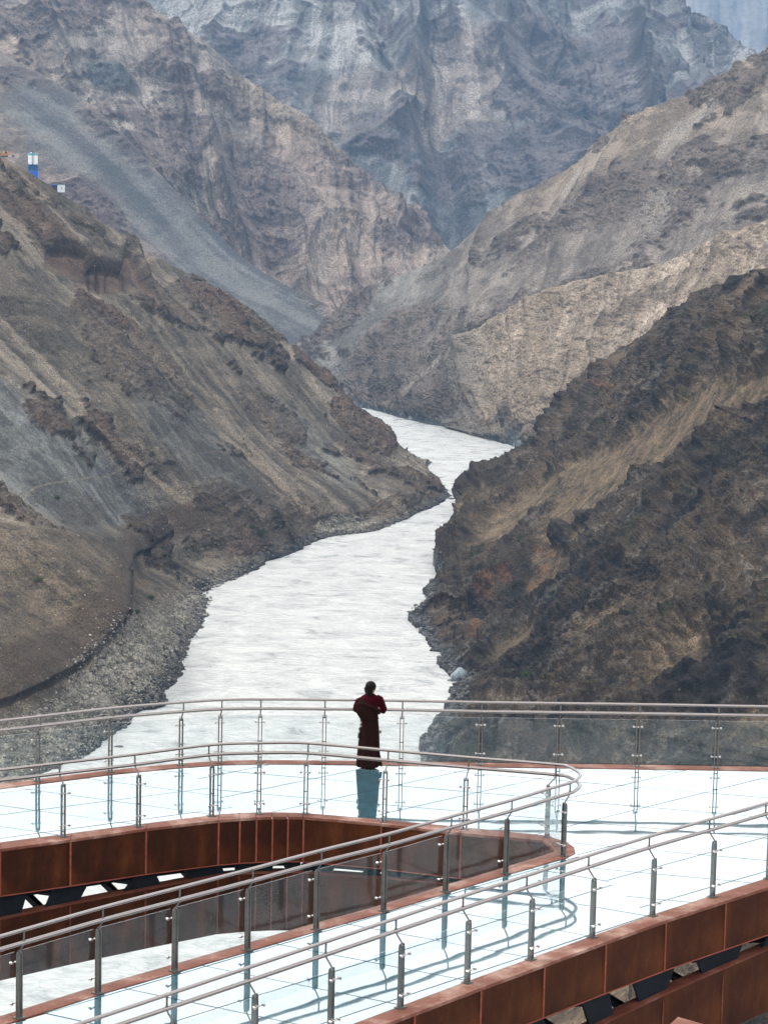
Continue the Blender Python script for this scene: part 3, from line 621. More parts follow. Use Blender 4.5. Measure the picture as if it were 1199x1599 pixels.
# ------------------------------------------------------------------ the glass skywalk
def G2(px, py, z=0.0): p = on_z(px, py, z); return np.array([p[0], p[1]])
def offs(P, d):                           # offset a polyline to its left by d
    P = np.array(P); T = np.gradient(P, axis=0); T /= np.linalg.norm(T, axis=1, keepdims=True)
    return P + np.stack([-T[:, 1], T[:, 0]], 1) * d
def ext(P, n, step=1.5, head=True):
    P = [np.array(p) for p in P]
    for _ in range(n):
        if head: d = P[0] - P[1]; P.insert(0, P[0] + d / np.linalg.norm(d) * step)
        else: d = P[-1] - P[-2]; P.append(P[-1] + d / np.linalg.norm(d) * step)
    return P
# post positions (left to right)
FO = ext(ext([G2(*p) for p in [(59.5,1221),(172.5,1206.5),(282.5,1196),(343.5,1191.8),(405.5,1190.5),(505.5,1191.2),(626,1192.5),(749,1195),(871,1196.5),(994,1198),(1117,1200)]], 3), 4, 1.53, False)
MI = ext([G2(*p) for p in [(99,1307.5),(216.5,1292),(330.5,1275.5),(404,1272),(477,1272),(600,1284),(725.5,1296),(853.5,1308)]], 3)
MN = [G2(*p) for p in [(878.8,1337.5),(789,1365),(695,1393.5),(598.5,1423.5),(493.5,1452.5),(386.5,1484.5),(273,1517.5),(153.5,1552),(30.5,1591)]]
MN = ext(MN, 3, 1.47, False)
NO = [G2(*p) for p in [(1111.5,1401.5),(1018,1431.5),(924,1465),(828,1500),(729,1536),(625,1575),(516,1616)]]
NO = ext(ext(NO, 4, 1.52, False), 4, 1.55, True)          # right to left
# hand-rail curves: offset from the posts towards the deck, and a measured loop round the end of the gap
def inward(P, sgn): return offs(P, 1.0 * sgn) - np.array(P)          # unit vectors
FOn = inward(FO, -1); MIn = inward(MI, 1); MNn = inward(MN, 1); NOn = inward(NO, -1)
loop = [G2(*p, 1.265) for p in [(868,1193.3),(886,1196.5),(897,1201.5),(904,1207),(905,1211.5),(899,1217.5),(888.5,1222.3),(862,1229.8)]]
FOr = [p + n * .11 for p, n in zip(FO, FOn)]; NOr = [p + n * .11 for p, n in zip(NO, NOn)]
MIr = [p + n * .15 for p, n in zip(MI[:-1], MIn)] + loop + [p + n * .09 for p, n in zip(MN[1:], MNn[1:])]
def crv(P, z, n=6):
    G, _ = crom(np.array(P)[:, None, :], (len(P) - 1) * n + 1); return [(p[0][0], p[0][1], z) for p in G]

# rim edges: hole edge E and glass edge Gd at the same stations
E1 = ext([G2(*p) for p in [(0,1327),(110,1312),(228,1295),(341,1281.5),(374,1279),(400,1277.5),(425,1276.5),(449,1276.3),(473,1276.6),(594,1287),(718,1301.5),(846.5,1313.5),(859,1321),(864.5,1327)]], 3)
G1 = ext([G2(*p) for p in [(3,1316),(114,1301.5),(232,1286),(342,1272.3),(374,1270.5),(400,1269.6),(425,1269.3),(449,1269.6),(474,1270.3),(597,1280.5),(722,1292.5),(852,1305.5),(884,1315.5),(896,1324)]], 3)
MNa = np.array(MN); dirn = (MNa[-1] - MNa[0]) / np.linalg.norm(MNa[-1] - MNa[0]); nin = np.array([-dirn[1], dirn[0]])   # towards the deck side?
if nin[0] < 0: nin = -nin                                # +x,-y side is the near arm deck
E2 = [MNa[k] - nin * 0.25 for k in range(1, len(MN))]
G2l = [MNa[k] + nin * 0.05 for k in range(1, len(MN))]
E2.insert(0, G2(850, 1335.8)); G2l.insert(0, G2(884, 1340)); E2.insert(0, G2(865, 1331)); G2l.insert(0, G2(898, 1333))
NOa = np.array(NO); dn = (NOa[-1] - NOa[0]) / np.linalg.norm(NOa[-1] - NOa[0]); nout = np.array([-dn[1], dn[0]])
if nout[0] < 0: nout = -nout
E3 = [p + nout * 0.28 for p in NOa]; G3 = [p - nout * 0.05 for p in NOa]
E3 = [np.array(p) for p in E3]
shift = dn * 0.0
E0 = [p for p in offs(FO, 0.16)]; G0 = [p for p in offs(FO, -0.16)]

sky_root = tag(empty('glass_skywalk', (0.0, 45.0, 0.0)), 'glass floored skywalk of rusty steel with two arms around an open gap above the river', 'skywalk')
def sp(q, name, mat, **k):                # part of the skywalk
    o = q.build(name, mat, **k); o.parent = sky_root; o.location = tuple(np.array(o.location) - np.array([0, 45.0, 0])); return o
def clip(subj, win):
    out = [np.array(p) for p in subj]
    for i in range(len(win)):
        a, b = win[i], win[(i + 1) % len(win)]; e = b - a; src = out; out = []
        for j in range(len(src)):
            p, q = src[j], src[(j + 1) % len(src)]
            dp = e[0] * (p[1] - a[1]) - e[1] * (p[0] - a[0]); dq = e[0] * (q[1] - a[1]) - e[1] * (q[0] - a[0])
            if dp >= 0: out.append(p)
            if (dp >= 0) != (dq >= 0): out.append(p + (q - p) * dp / (dp - dq))
        if len(out) < 3: return []
    return out
def area(P): return 0.5 * sum(P[i][0] * P[(i + 1) % len(P)][1] - P[(i + 1) % len(P)][0] * P[i][1] for i in range(len(P)))
def cells(subj, a_deg, b_deg, a_off, b_off, a_sp, b_sp, ra, rb, gap=0.013):
    """lattice of lines: family a along a_deg (offsets a_off + i*a_sp), family b along b_deg"""
    a = math.radians(a_deg); b = math.radians(b_deg)
    na = np.array([math.sin(a), -math.cos(a)]); nb = np.array([-math.sin(b), math.cos(b)])
    M = np.linalg.inv(np.array([na, nb])); cnt = 0
    for i in range(*ra):
        for j in range(*rb):
            a0 = a_off + i * a_sp + gap; a1 = a_off + (i + 1) * a_sp - gap; b0 = b_off + j * b_sp + gap; b1 = b_off + (j + 1) * b_sp - gap
            win = [M @ np.array([u, v]) for u, v in ((a0, b0), (a1, b0), (a1, b1), (a0, b1))]
            if area(win) < 0: win = win[::-1]
            P = clip(subj, win)
            if len(P) < 3 or abs(area(P)) < 0.02: continue
            if area(P) < 0: P = P[::-1]
            Q = [P[0]]
            for p in P[1:]:
                if np.linalg.norm(p - Q[-1]) > 1e-3: Q.append(p)
            if np.linalg.norm(Q[-1] - Q[0]) < 1e-3: Q.pop()
            if len(Q) < 3: continue
            c = sum(Q) / len(Q); t = rng.normal(0, 0.0011, 2); q = MB(); n = len(Q)
            z = lambda p: float(t @ (p - c))
            q.add([(p[0], p[1], z(p)) for p in Q] + [(p[0], p[1], z(p) - 0.028) for p in Q],
                  [tuple(range(n)), tuple(range(2 * n - 1, n - 1, -1))] + [(k, n + k, n + (k + 1) % n, (k + 1) % n) for k in range(n)])
            sp(q, 'floor_panel', M_FLOOR, origin=(c[0], c[1], 0)); cnt += 1
    return cnt
iL = 5                                   # station where the left part of the far arm ends
cutA = (G0[5], G1[7])                    # outer and inner point of the cut
subL = G0[:6] + [p for p in reversed(G1[:8])]
subR = G0[5:] + [G3[k] for k in range(0, 8)] ; 
# near arm cut: from the end of the gap to the near rail
kcut = 6
subR = G0[5:] + [p for p in G3[:kcut]] + [G2l[0]] + list(reversed(G1[7:]))
subN = [p for p in G3[kcut - 1:]] + [p for p in reversed(G2l)]
n1 = cells(subL, 33.2, -24, 0, 0, 1.45, 1.5, (-60, 60), (-60, 60)) if False else 0
def offs_of(pt, deg, fam):
    a = math.radians(deg); return (math.sin(a) * pt[0] - math.cos(a) * pt[1]) if fam == 'a' else (-math.sin(a) * pt[0] + math.cos(a) * pt[1])
aL = offs_of((-6.62, 45.26), 33.2, 'a'); bL = offs_of((-4.81, 46.46), -24, 'b')
nL = cells(subL, 33.2, -24, aL, bL, 1.45, 1.25, (-5, 6), (-9, 8))
aR = offs_of((3.52, 45.51), 45, 'a'); bR = offs_of((3.63, 47.19), -15, 'b')
nR = cells(subR, 45, -15, aR, bR, 1.36, 1.47, (-6, 7), (-9, 6))
aN = offs_of((3.57, 41.36), 48, 'a'); bN = offs_of((-1.31, 37.95), -29, 'b')
nN = cells(subN, 48, -29, aN, bN, 1.45, 1.47, (-3, 4), (-9, 9))

deck = G0 + G3 + list(reversed(G2l)) + list(reversed(G1))
q = MB(); q.prism(deck, -0.075, -0.036); sp(q, 'joint_seal', plain('joint_seal', (0.07, 0.085, 0.09), 0.7))

def rim(E, Gd, closed_name='rim_plate', z=0.012):
    for k in range(len(E) - 1):
        q = MB(); e0, e1, g0, g1 = (np.array(p) for p in (E[k], E[k + 1], Gd[k], Gd[k + 1]))
        d = (e1 - e0) / np.linalg.norm(e1 - e0) * 0.004
        q.prism([e0 + d, e1 - d, g1 - d, g0 + d], z - 0.05, z)
        sp(q, closed_name, M_FLANGE, bevel=0.004)
rim(E1, G1); rim([E1[-1]] + E2, [G1[-1]] + G2l); rim(E3, G3); rim(E0, G0)

def girder(E, side, zlow, outer=True, seams=True, lower=True, depth=0.80):
    """panels hang under the edge polyline E; side=+1 means the deck lies to the left of E"""
    E = [np.array(p) for p in E]; IN = offs(E, side * 1.0) - np.array(E)
    for k in range(len(E) - 1):
        a, b = E[k], E[k + 1]; ia, ib = IN[k], IN[k + 1]; q = MB()
        i1 = 0.018
        pa, pb = a + ia * i1, b + ib * i1
        q.prism([pa, pb, b + ib * 0.04, a + ia * 0.04], -depth, -0.037)
        o = sp(q, 'fascia_panel', M_RUST, origin=(pa[0], pa[1], -0.4))
        s = MB(); d = (b - a) / np.linalg.norm(b - a)
        s.prism([a + ia * 0.002 - d * 0.0, a + ia * 0.002 + d * 0.028, a + ia * 0.0175 + d * 0.028, a + ia * 0.0175], -depth, -0.039)
        s.prism([a + ia * 0.001, b + ib * 0.001, b + ib * 0.12, a + ia * 0.12], -depth - 0.014, -depth - 0.001)
        so_ = s.build('seam_strip', M_SEAM); so_.parent = o; so_.location = (-pa[0], -pa[1], 0.4)
        if lower:
            za, zb = zlow[k], zlow[k + 1]; q = MB(); h = 1.06
            vs = []
            for (p, i_, z_) in ((a, ia, za), (b, ib, zb)):
                for w_ in (0.012, 0.26):
                    vs += [(*(p + i_ * w_), z_ - 0.012), (*(p + i_ * w_), z_ - h)]
            q.add(vs, [(0, 4, 5, 1), (2, 3, 7, 6), (0, 2, 6, 4), (1, 5, 7, 3), (0, 1, 3, 2), (4, 6, 7, 5)])
            o2 = sp(q, 'lower_chord', M_RUST, origin=(pa[0], pa[1], za - 0.5))
            s = MB(); vs = []
            for (p, i_, z_) in ((a + d * .004, ia, za), (b - d * .004, ib, zb)):
                for w_ in (0.0, 0.27): vs += [(*(p + i_ * w_), z_ + 0.008), (*(p + i_ * w_), z_ - 0.010)]
            s.add(vs, [(0, 4, 5, 1), (2, 3, 7, 6), (0, 2, 6, 4), (1, 5, 7, 3), (0, 1, 3, 2), (4, 6, 7, 5)])
            s.prism([a + ia * .001, a + ia * .001 + d * .026, a + ia * .011 + d * .026, a + ia * .011], min(za, zb) - h + .02, min(za, zb) - .03)
            f = s.build('chord_flange', M_CHORD); f.parent = o2; f.location = (-pa[0], -pa[1], 0.5 - za)
M_CHORD = rust_mat('chord_flange_steel', (0.05, 0.015, 0.009), (0.09, 0.028, 0.018), (0.14, 0.055, 0.04), 1.6, False)
def zl(E, f): return [f(p) for p in E]
# underside heights of the gap, measured along x
f1 = lambda p: -float(np.interp(p[0], [-9, -6.3, -5.2, -4, -2.8, -1.3, 0.1, 1.45, 3], [1.42, 1.21, 1.13, 1.08, 1.00, 1.005, 0.97, 0.92, 0.88]))
f3 = lambda p: -float(np.interp(p[0], [-4, 2.5, 3.45, 4.46, 5.5, 6.6, 10], [2.0, 1.36, 1.28, 1.20, 1.12, 1.04, 0.9]))
girder(E1, 1, zl(E1, f1))
girder([E1[-1]] + E2, 1, zl([E1[-1]] + E2, lambda p: f1(p) if p[1] > 43 else f3(p)))
girder(E3, 1 if (offs(E3, 1.0)[3] - np.array(E3[3]))[0] < 0 else -1, zl(E3, f3))
girder(E0, -1, zl(E0, f1), lower=False)

# transverse beams, gussets and braces under the floor
def under(Ea, Eb, fa, fb, xtra=True):
    for k in range(len(Ea)):
        a, b = np.array(Ea[k]), np.array(Eb[k]); d = (b - a) / np.linalg.norm(b - a)
        q = MB(); q.bar((*(a + d * .30), -0.44), (*(b - d * .12), -0.44), 0.16, 0.68); sp(q, 'cross_beam', M_DARK)
        if not xtra: continue
        za, zb = fa(a), fb(b)
        q = MB(); q.bar((*(a + d * .32), -1.0), (*(b - d * .3), -1.62), 0.13, 0.13); q.bar((*(a + d * .32), za - .5), (*(b - d * .3), -0.95), 0.11, 0.11)
        sp(q, 'cross_brace', M_DARK)
    for k in range(len(Ea) - 1):
        a, c = np.array(Ea[k]), np.array(Ea[k + 1]); b = np.array(Eb[k]); d = (b - a) / np.linalg.norm(b - a)
        q = MB(); q.bar((*(a + d * .34), -.87), (*(c + d * .34), -.87), .12, .16); sp(q, 'stringer', M_DARK)
        a, c = np.array(Ea[k]), np.array(Ea[k + 1]); b = np.array(Eb[k]); d = (b - a) / np.linalg.norm(b - a); t = c - a; L = np.linalg.norm(t); t = t / L
        for (o_, s_) in ((a + d * .14, 1), (c + d * .14, -1)):
            q = MB(); z0 = -0.80; z1 = fa(o_) - .3; w0, w1 = [(0.62, 0.22), (0.24, 0.52), (0.80, 0.35), (0.10, 0.62), (0.45, 0.05)][(k * 2 + (s_ > 0)) % 5]
            w0 = min(w0, L * .45); w1 = min(w1, L * .45)
            P = [o_, o_ + t * s_ * w0, o_ + t * s_ * w1]
            th = d * 0.02
            vs = [(*(P[0] - th), z0), (*(P[1] - th), z0), (*(P[2] - th), z1), (*(P[0] - th), z1), (*(P[0] + th), z0), (*(P[1] + th), z0), (*(P[2] + th), z1), (*(P[0] + th), z1)]
            q.add(vs, [(0, 1, 2, 3), (4, 7, 6, 5), (0, 4, 5, 1), (1, 5, 6, 2), (2, 6, 7, 3), (3, 7, 4, 0)])
            sp(q, 'gusset_plate', M_DARK)
# far arm: stations E1 (skip the close facets) against the outer edge
sel = [0, 1, 2, 3, 4, 5, 6, 8, 11, 12, 13, 14]
Ea = [E1[i] for i in sel if i < len(E1)]
Eo = []
E0a = np.array(E0)
for i, p in enumerate(Ea):
    T = np.array(Ea[min(i + 1, len(Ea) - 1)]) - np.array(Ea[max(i - 1, 0)]); n_ = np.array([-T[1], T[0]]) / np.linalg.norm(T)
    Eo.append(p + n_ * 3.9)
under(Ea, Eo, f1, f1)
Eb = []
for p in E3[2:]:
    Eb.append(p - nout * 3.35)
under(E3[2:], Eb, f3, f3)

# ------------------------------------------------------------------ railings
def post_mesh():
    q = MB()
    for s in (-1, 1):
        x = s * 0.030; w = 0.031; prof = [(-w, 0.012), (w, 0.012), (w * .92, 0.86), (w * .7, 0.915), (0.01, 0.938), (-w * .7, 0.915), (-w * .92, 0.86)]
        n = len(prof); vs = [(x - .007, y, z) for y, z in prof] + [(x + .007, y, z) for y, z in prof]
        q.add(vs, [tuple(range(n)), tuple(range(2 * n - 1, n - 1, -1))] + [(i, n + i, n + (i + 1) % n, (i + 1) % n) for i in range(n)])
    for z in (0.10, 0.42, 0.885): q.tube([(-.044, 0, z), (.044, 0, z)], .010, 8)
    q.box((0, 0, .020), (.07, 0, 0), (0, .06, 0), (0, 0, .007))
    me = q.build('post', M_POST, bevel=0); m = me.data; bpy.data.objects.remove(me); return m
def clamp_mesh(z):
    q = MB(); q.tube([(-.095, .060, z), (.095, .060, z)], .0085, 8); q.tube([(0, .01, z), (0, .085, z)], .009, 8)
    for s in (-1, 1): q.tube([(s * .08, .048, z), (s * .08, .092, z)], .019, 10)
    me = q.build('clamp', M_STEEL); m = me.data; bpy.data.objects.remove(me); return m
def bracket_mesh():
    q = MB(); q.tube([(0, 0, .88), (0, -.004, .94), (0, -.085, 1.03), (0, -.11, 1.07)], .012, 8); q.tube([(0, -.11, 1.10), (0, -.11, 1.245)], .0135, 10)
    q.tube([(0, -.11, 1.098), (0, -.11, 1.115)], .020, 10)
    me = q.build('bracket', M_POST); m = me.data; bpy.data.objects.remove(me); return m
PM, C1, C2, BM = post_mesh(), clamp_mesh(0.78), clamp_mesh(0.215), bracket_mesh()
def railing(label, posts, curve, norms, offd, skip_panes=(), at={}):
    root = tag(empty('glass_railing', (posts[0][0], posts[0][1], 0)), label, 'railing', 'glass railings along the skywalk edges')
    off = np.array([posts[0][0], posts[0][1], 0])
    up = MB(); up.tube(crv(curve, 1.26), .0262, 16); lo = MB(); lo.tube(crv(curve, 1.08), .0305, 16)
    for q, n in ((up, 'upper_rail'), (lo, 'lower_rail')):
        o = q.build(n, M_RAIL); o.parent = root; o.location = tuple(-off)
    ns = []
    for pi_, p in enumerate(posts):
        inn = at[pi_] if pi_ in at else norms[pi_] * offd[pi_]
        L = np.linalg.norm(inn); out = -inn / L
        # local y = outward, local x = along
        rz = math.atan2(out[1], out[0]) - PI / 2; ns.append(out)
        po = bpy.data.objects.new('post', PM); C.objects.link(po); po.parent = root; po.location = (p[0] - off[0], p[1] - off[1], 0.0); po.rotation_euler.z = rz
        for cm in (C1, C2):
            c = bpy.data.objects.new('clamp', cm); C.objects.link(c); c.parent = po
        b = bpy.data.objects.new('bracket', BM); C.objects.link(b); b.parent = po; b.scale.y = L / 0.11
    for k in range(len(posts) - 1):
        if k in skip_panes: continue
        a = posts[k] + ns[k] * .062; b = posts[k + 1] + ns[k + 1] * .062; d = (b - a) / np.linalg.norm(b - a); n_ = np.array([-d[1], d[0]])
        a = a + d * .035; b = b - d * .035; q = MB()
        q.prism([a - n_ * .008, b - n_ * .008, b + n_ * .008, a + n_ * .008], .045, .925)
        o = q.build('glass_pane', M_PANE, origin=((a[0] + b[0]) / 2, (a[1] + b[1]) / 2, 0.5)); o.parent = root; o.location = tuple(np.array(o.location) - off)
    return root
railing('long outermost glass railing on the far edge of the skywalk, where the person leans', FO, FOr, FOn, [.11] * 40)
railing('glass railing that loops around the open gap in the middle of the skywalk', MI + MN, MIr, list(MIn) + list(MNn), [.15] * len(MI) + [.09] * len(MN), at={len(MI) - 1: np.array([.12, .05]), len(MI): np.array([.085, .07])})
railing('nearest glass railing rising from the bottom left corner to the right edge', NO, NOr, NOn, [.11] * 40)

# corner of another rusty beam below the near arm
q = MB(); z = -0.3
P = [on_z(x, y, z)[:2] for x, y in [(1058, 1589), (1240, 1640), (1215, 1705), (1000, 1640)]]
q.prism([np.array(p) for p in P], z - .9, z - .02); root = tag(empty('steel_beam', (P[0][0], P[0][1], z)), 'corner of a dusty rust coloured beam at the very bottom of the photo', 'beam')
o = q.build('web', M_RUST, root); o.location = (-P[0][0], -P[0][1], -z)
q = MB(); q.prism([np.array(p) for p in P], z - .018, z + .01); o = q.build('top_flange', M_FLANGE, root); o.location = (-P[0][0], -P[0][1], -z)

# ------------------------------------------------------------------ the person at the railing
PX, PY = -0.19, 49.42
proot = tag(empty('person', (PX, PY, 0.0)), 'person in dark brown robe and crimson shirt seen from behind, leaning on the far railing', 'person')
def cloth(name, c, sc=14.0, rough=0.9):
    m = plain(name, c, rough, 0.0, 0.3, sc); b = m.node_tree.nodes['Principled BSDF']
    b.inputs['Specular IOR Level'].default_value = 0.05; return m
M_ROBE = cloth('brown_wool', (0.011, 0.0036, 0.003)); M_SHIRT = cloth('crimson_cloth', (0.022, 0.0006, 0.0028)); M_HAIR = cloth('black_hair', (0.006, 0.005, 0.005), 60, .5)
M_SKIN = plain('skin', (0.22, 0.115, 0.08), 0.55, 0, .1); M_SHOE = plain('dark_leather', (0.02, 0.016, 0.014), 0.5)
# body: one skinned skeleton (x right, y towards the river, z up)
V = []; E_ = []; Rr = []
def jv(p, r, par=None):
    V.append(p); Rr.append(r)
    if par is not None: E_.append((par, len(V) - 1))
    return len(V) - 1
pel = jv((0, 0, .92), .125); wst = jv((.0, .0, 1.06), .105, pel); ch = jv((.0, .005, 1.22), .100, wst); up = jv((.005, .01, 1.345), .070, ch)
nk = jv((.012, .02, 1.455), .045, up); hd0 = jv((.022, .035, 1.53), .078, nk); hd1 = jv((.028, .03, 1.605), .088, hd0); hd2 = jv((.03, .02, 1.655), .055, hd1)
nose = jv((.100, .095, 1.555), .014, hd0); chin = jv((.072, .085, 1.495), .028, hd0)
def arm(s):
    sh = jv((s * .150, .01, 1.325), .040, up); el = jv((s * .255, .06, 1.130), .032, sh); wr = jv((s * .12, .27, 1.135), .024, el)
    pm = jv((s * .06, .315, 1.135), .034, wr); base = V[pm]
    for k, (dx, L) in enumerate(((0, .085), (.018, .095), (.034, .088), (.048, .07))):      # four fingers curled over the rail
        a = jv((base[0] - s * (.03 - dx * .1), base[1] + .018 - dx * .9 + .02, base[2] - .002 - k * .001), .0095, pm)
        b = jv((V[a][0] - s * L * .5, V[a][1] + .012, V[a][2] - .010), .0085, a); jv((V[b][0] - s * L * .35, V[b][1] + .002, V[b][2] - .028), .0075, b)
    t1 = jv((base[0] + s * .005, base[1] - .03, base[2] + .02), .011, pm); jv((V[t1][0] - s * .045, V[t1][1] - .01, V[t1][2] + .008), .009, t1)
arm(1); arm(-1)
def leg(s):
    hp = jv((s * .085, 0, .86), .092, pel); kn = jv((s * .095, .015, .48), .06, hp); an = jv((s * .095, -.005, .085), .04, kn); jv((s * .105, .13, .045), .035, an)
leg(1); leg(-1)
me = bpy.data.meshes.new('body'); me.from_pydata(V, E_, []); bo = bpy.data.objects.new('body', me); C.objects.link(bo)
sk = bo.modifiers.new('skin', 'SKIN'); sk.use_smooth_shade = True
for i, r in enumerate(Rr): me.skin_vertices[0].data[i].radius = (r, r); me.skin_vertices[0].data[i].use_root = (i == 0)
sb = bo.modifiers.new('sub', 'SUBSURF'); sb.levels = 2; sb.render_levels = 2; me.materials.append(M_SKIN); bo.parent = proot
def ring(h, xl, xr, yf, yb, n=56, folds=0.0, fk=9, ph=0.0, tilt=0.0):
    cx = (xl + xr) / 2; rx = (xr - xl) / 2; out = []
    for k in range(n):
        a = 2 * PI * k / n; f = 1 + folds * (math.sin(fk * a + ph) + .6 * math.sin((fk * 2 + 1) * a + ph * 2.1)) ; ca, sa = math.cos(a), math.sin(a)
        out.append((cx + rx * ca * f, (yf if sa > 0 else yb) * sa * f, h + tilt * ca * rx))
    return out
def R_(h, xl, xr, yf, yb, **k): return ring(h, xl - .0223 * h, xr - .0223 * h, yf, yb, **k)
q = MB(); q.loft([R_(.035, -.225, .200, .19, .18, folds=.035, ph=.3), R_(.05, -.235, .208, .20, .19, folds=.04, ph=.3), R_(.24, -.215, .218, .185, .175, folds=.032, ph=.5), R_(.40, -.200, .215, .17, .165, folds=.026, ph=.8), R_(.60, -.180, .212, .155, .155, folds=.018, ph=1.1),
    R_(.78, -.158, .205, .145, .15, folds=.012, ph=1.4), R_(.92, -.148, .195, .135, .14, folds=.006), R_(.975, -.158, .188, .14, .145), R_(1.02, -.20, .19, .16, .175, folds=.01), R_(1.10, -.240, .190, .17, .195, folds=.014, ph=2), R_(1.17, -.248, .188, .165, .195, folds=.014, ph=2.4),
    R_(1.235, -.225, .19, .15, .175, tilt=-.22, folds=.01, ph=2.8), R_(1.30, -.185, .165, .13, .150, tilt=-.32), R_(1.335, -.150, .12, .11, .12, tilt=-.40)], cap=False)
rb = q.build('robe', M_ROBE, proot)
so2 = rb.modifiers.new('thick', 'SOLIDIFY'); so2.thickness = .012; so2.offset = -1; ss = rb.modifiers.new('s', 'SUBSURF'); ss.levels = 1; ss.render_levels = 1
# rolled fold where the robe is pushed off the shoulder, and the long empty sleeve tied at the waist
q = MB(); q.tube([(-.225, .05, 1.20), (-.20, -.10, 1.265), (-.08, -.165, 1.27), (.06, -.165, 1.215), (.165, -.10, 1.13), (.185, .02, 1.07)], [.035, .045, .04, .035, .032, .025], 14); q.build('rolled_sleeve', M_ROBE, rb)
q = MB(); q.tube([(-.15, -.06, 1.0), (-.04, -.150, .99), (.09, -.145, .985), (.165, -.05, .99)], [.022, .026, .026, .02], 12); q.build('sash', cloth('sash_cloth', (0.013, 0.004, 0.0035)), rb)
q = MB(); q.tube([(.175, -.05, .55), (.20, -.06, .30), (.235, -.06, .12), (.245, -.05, .055)], [.012, .018, .026, .020], 8); q.build('sash_tail', M_ROBE, rb)
# shirt: shoulders and the bent right sleeve
q = MB(); q.loft([R_(1.02, -.13, .155, .11, .12), R_(1.16, -.15, .185, .12, .135), R_(1.28, -.165, .20, .12, .14), R_(1.35, -.165, .225, .12, .135), R_(1.40, -.135, .205, .105, .115), R_(1.435, -.07, .14, .08, .09), R_(1.462, -.025, .092, .055, .062), R_(1.475, -.02, .088, .052, .058)], cap=False)
sh_ = q.build('shirt', M_SHIRT, proot); ss = sh_.modifiers.new('s', 'SUBSURF'); ss.levels = 1; ss.render_levels = 1
q = MB(); q.tube([(.13, .0, 1.36), (.185, .01, 1.335), (.235, .035, 1.23), (.272, .06, 1.14), (.262, .10, 1.105), (.19, .19, 1.115), (.125, .262, 1.132)], [.08, .082, .070, .062, .060, .050, .042], 18); q.build('sleeve', M_SHIRT, sh_)
q = MB(); q.tube([(-.13, .0, 1.34), (-.20, .01, 1.30), (-.245, .04, 1.20), (-.262, .06, 1.12), (-.24, .11, 1.10), (-.17, .20, 1.118), (-.12, .262, 1.132)], [.06, .07, .066, .060, .056, .046, .038], 18); q.build('sleeve', M_SHIRT, sh_)
# hair: cap over the skull and a short tail down the neck
def ell(c, r, n=20, m=12, f=None):
    rg = []
    for j in range(m + 1):
        b = -PI / 2 + PI * j / m; rg.append([(c[0] + r[0] * math.cos(b) * math.cos(2 * PI * k / n), c[1] + r[1] * math.cos(b) * math.sin(2 * PI * k / n), c[2] + r[2] * math.sin(b)) for k in range(n)])
    if f: rg = [[f(p) for p in g] for g in rg]
    return rg
q = MB(); q.loft(ell((.012, .002, 1.598), (.104, .110, .100), 24, 16), cap=False); q.tube([(-.01, -.07, 1.60), (-.005, -.085, 1.53), (.0, -.078, 1.46), (.002, -.085, 1.405)], [.07, .062, .05, .032], 14); q.tube([(-.075, -.02, 1.58), (-.065, -.02, 1.50), (-.045, -.03, 1.44)], [.04, .038, .022], 10)
q.build('hair', M_HAIR, proot)
# belt ornaments
q = MB()
for p, r in (((-.155, -.06, .90), .020), ((-.165, -.06, .86), .016), ((-.155, -.07, .825), .022), ((-.178, -.05, .775), .026), ((-.172, -.06, .73), .020)): q.loft(ell(p, (r, r, r * 1.2), 10, 6), cap=False)
q.box((-.20, -.045, .65), (.012, 0, 0), (0, .03, 0), (.004, 0, .05)); q.build('belt_ornament', plain('blackened_metal', (.015, .014, .014), .4), proot)
q = MB()
for p in ((-.150, -.085, .91), (-.162, -.085, .885), (-.148, -.09, .838)): q.loft(ell(p, (.010, .010, .012), 8, 6), cap=False)
q.build('bead', plain('pale_bone', (.42, .42, .40), .5), proot)
q = MB(); q.loft(ell((.215, -.03, .72), (.020, .03, .035), 12, 8), cap=False); q.build('pouch', plain('ochre_cloth', (.12, .085, .04), .8), proot)
for s in (-1, 1):
    q = MB(); q.loft([[(s * .10 + (.036 + .01 * math.sin(t_ * 3)) * w_ * math.cos(a), -.05 + .20 * t_ + .0 * a, .03 + .030 * w_ * math.sin(a)) for a in [2 * PI * k / 12 for k in range(12)]] for t_, w_ in ((0, .7), (.15, 1), (.5, 1), (.8, .95), (1, .5))]); q.build('shoe', M_SHOE, proot)

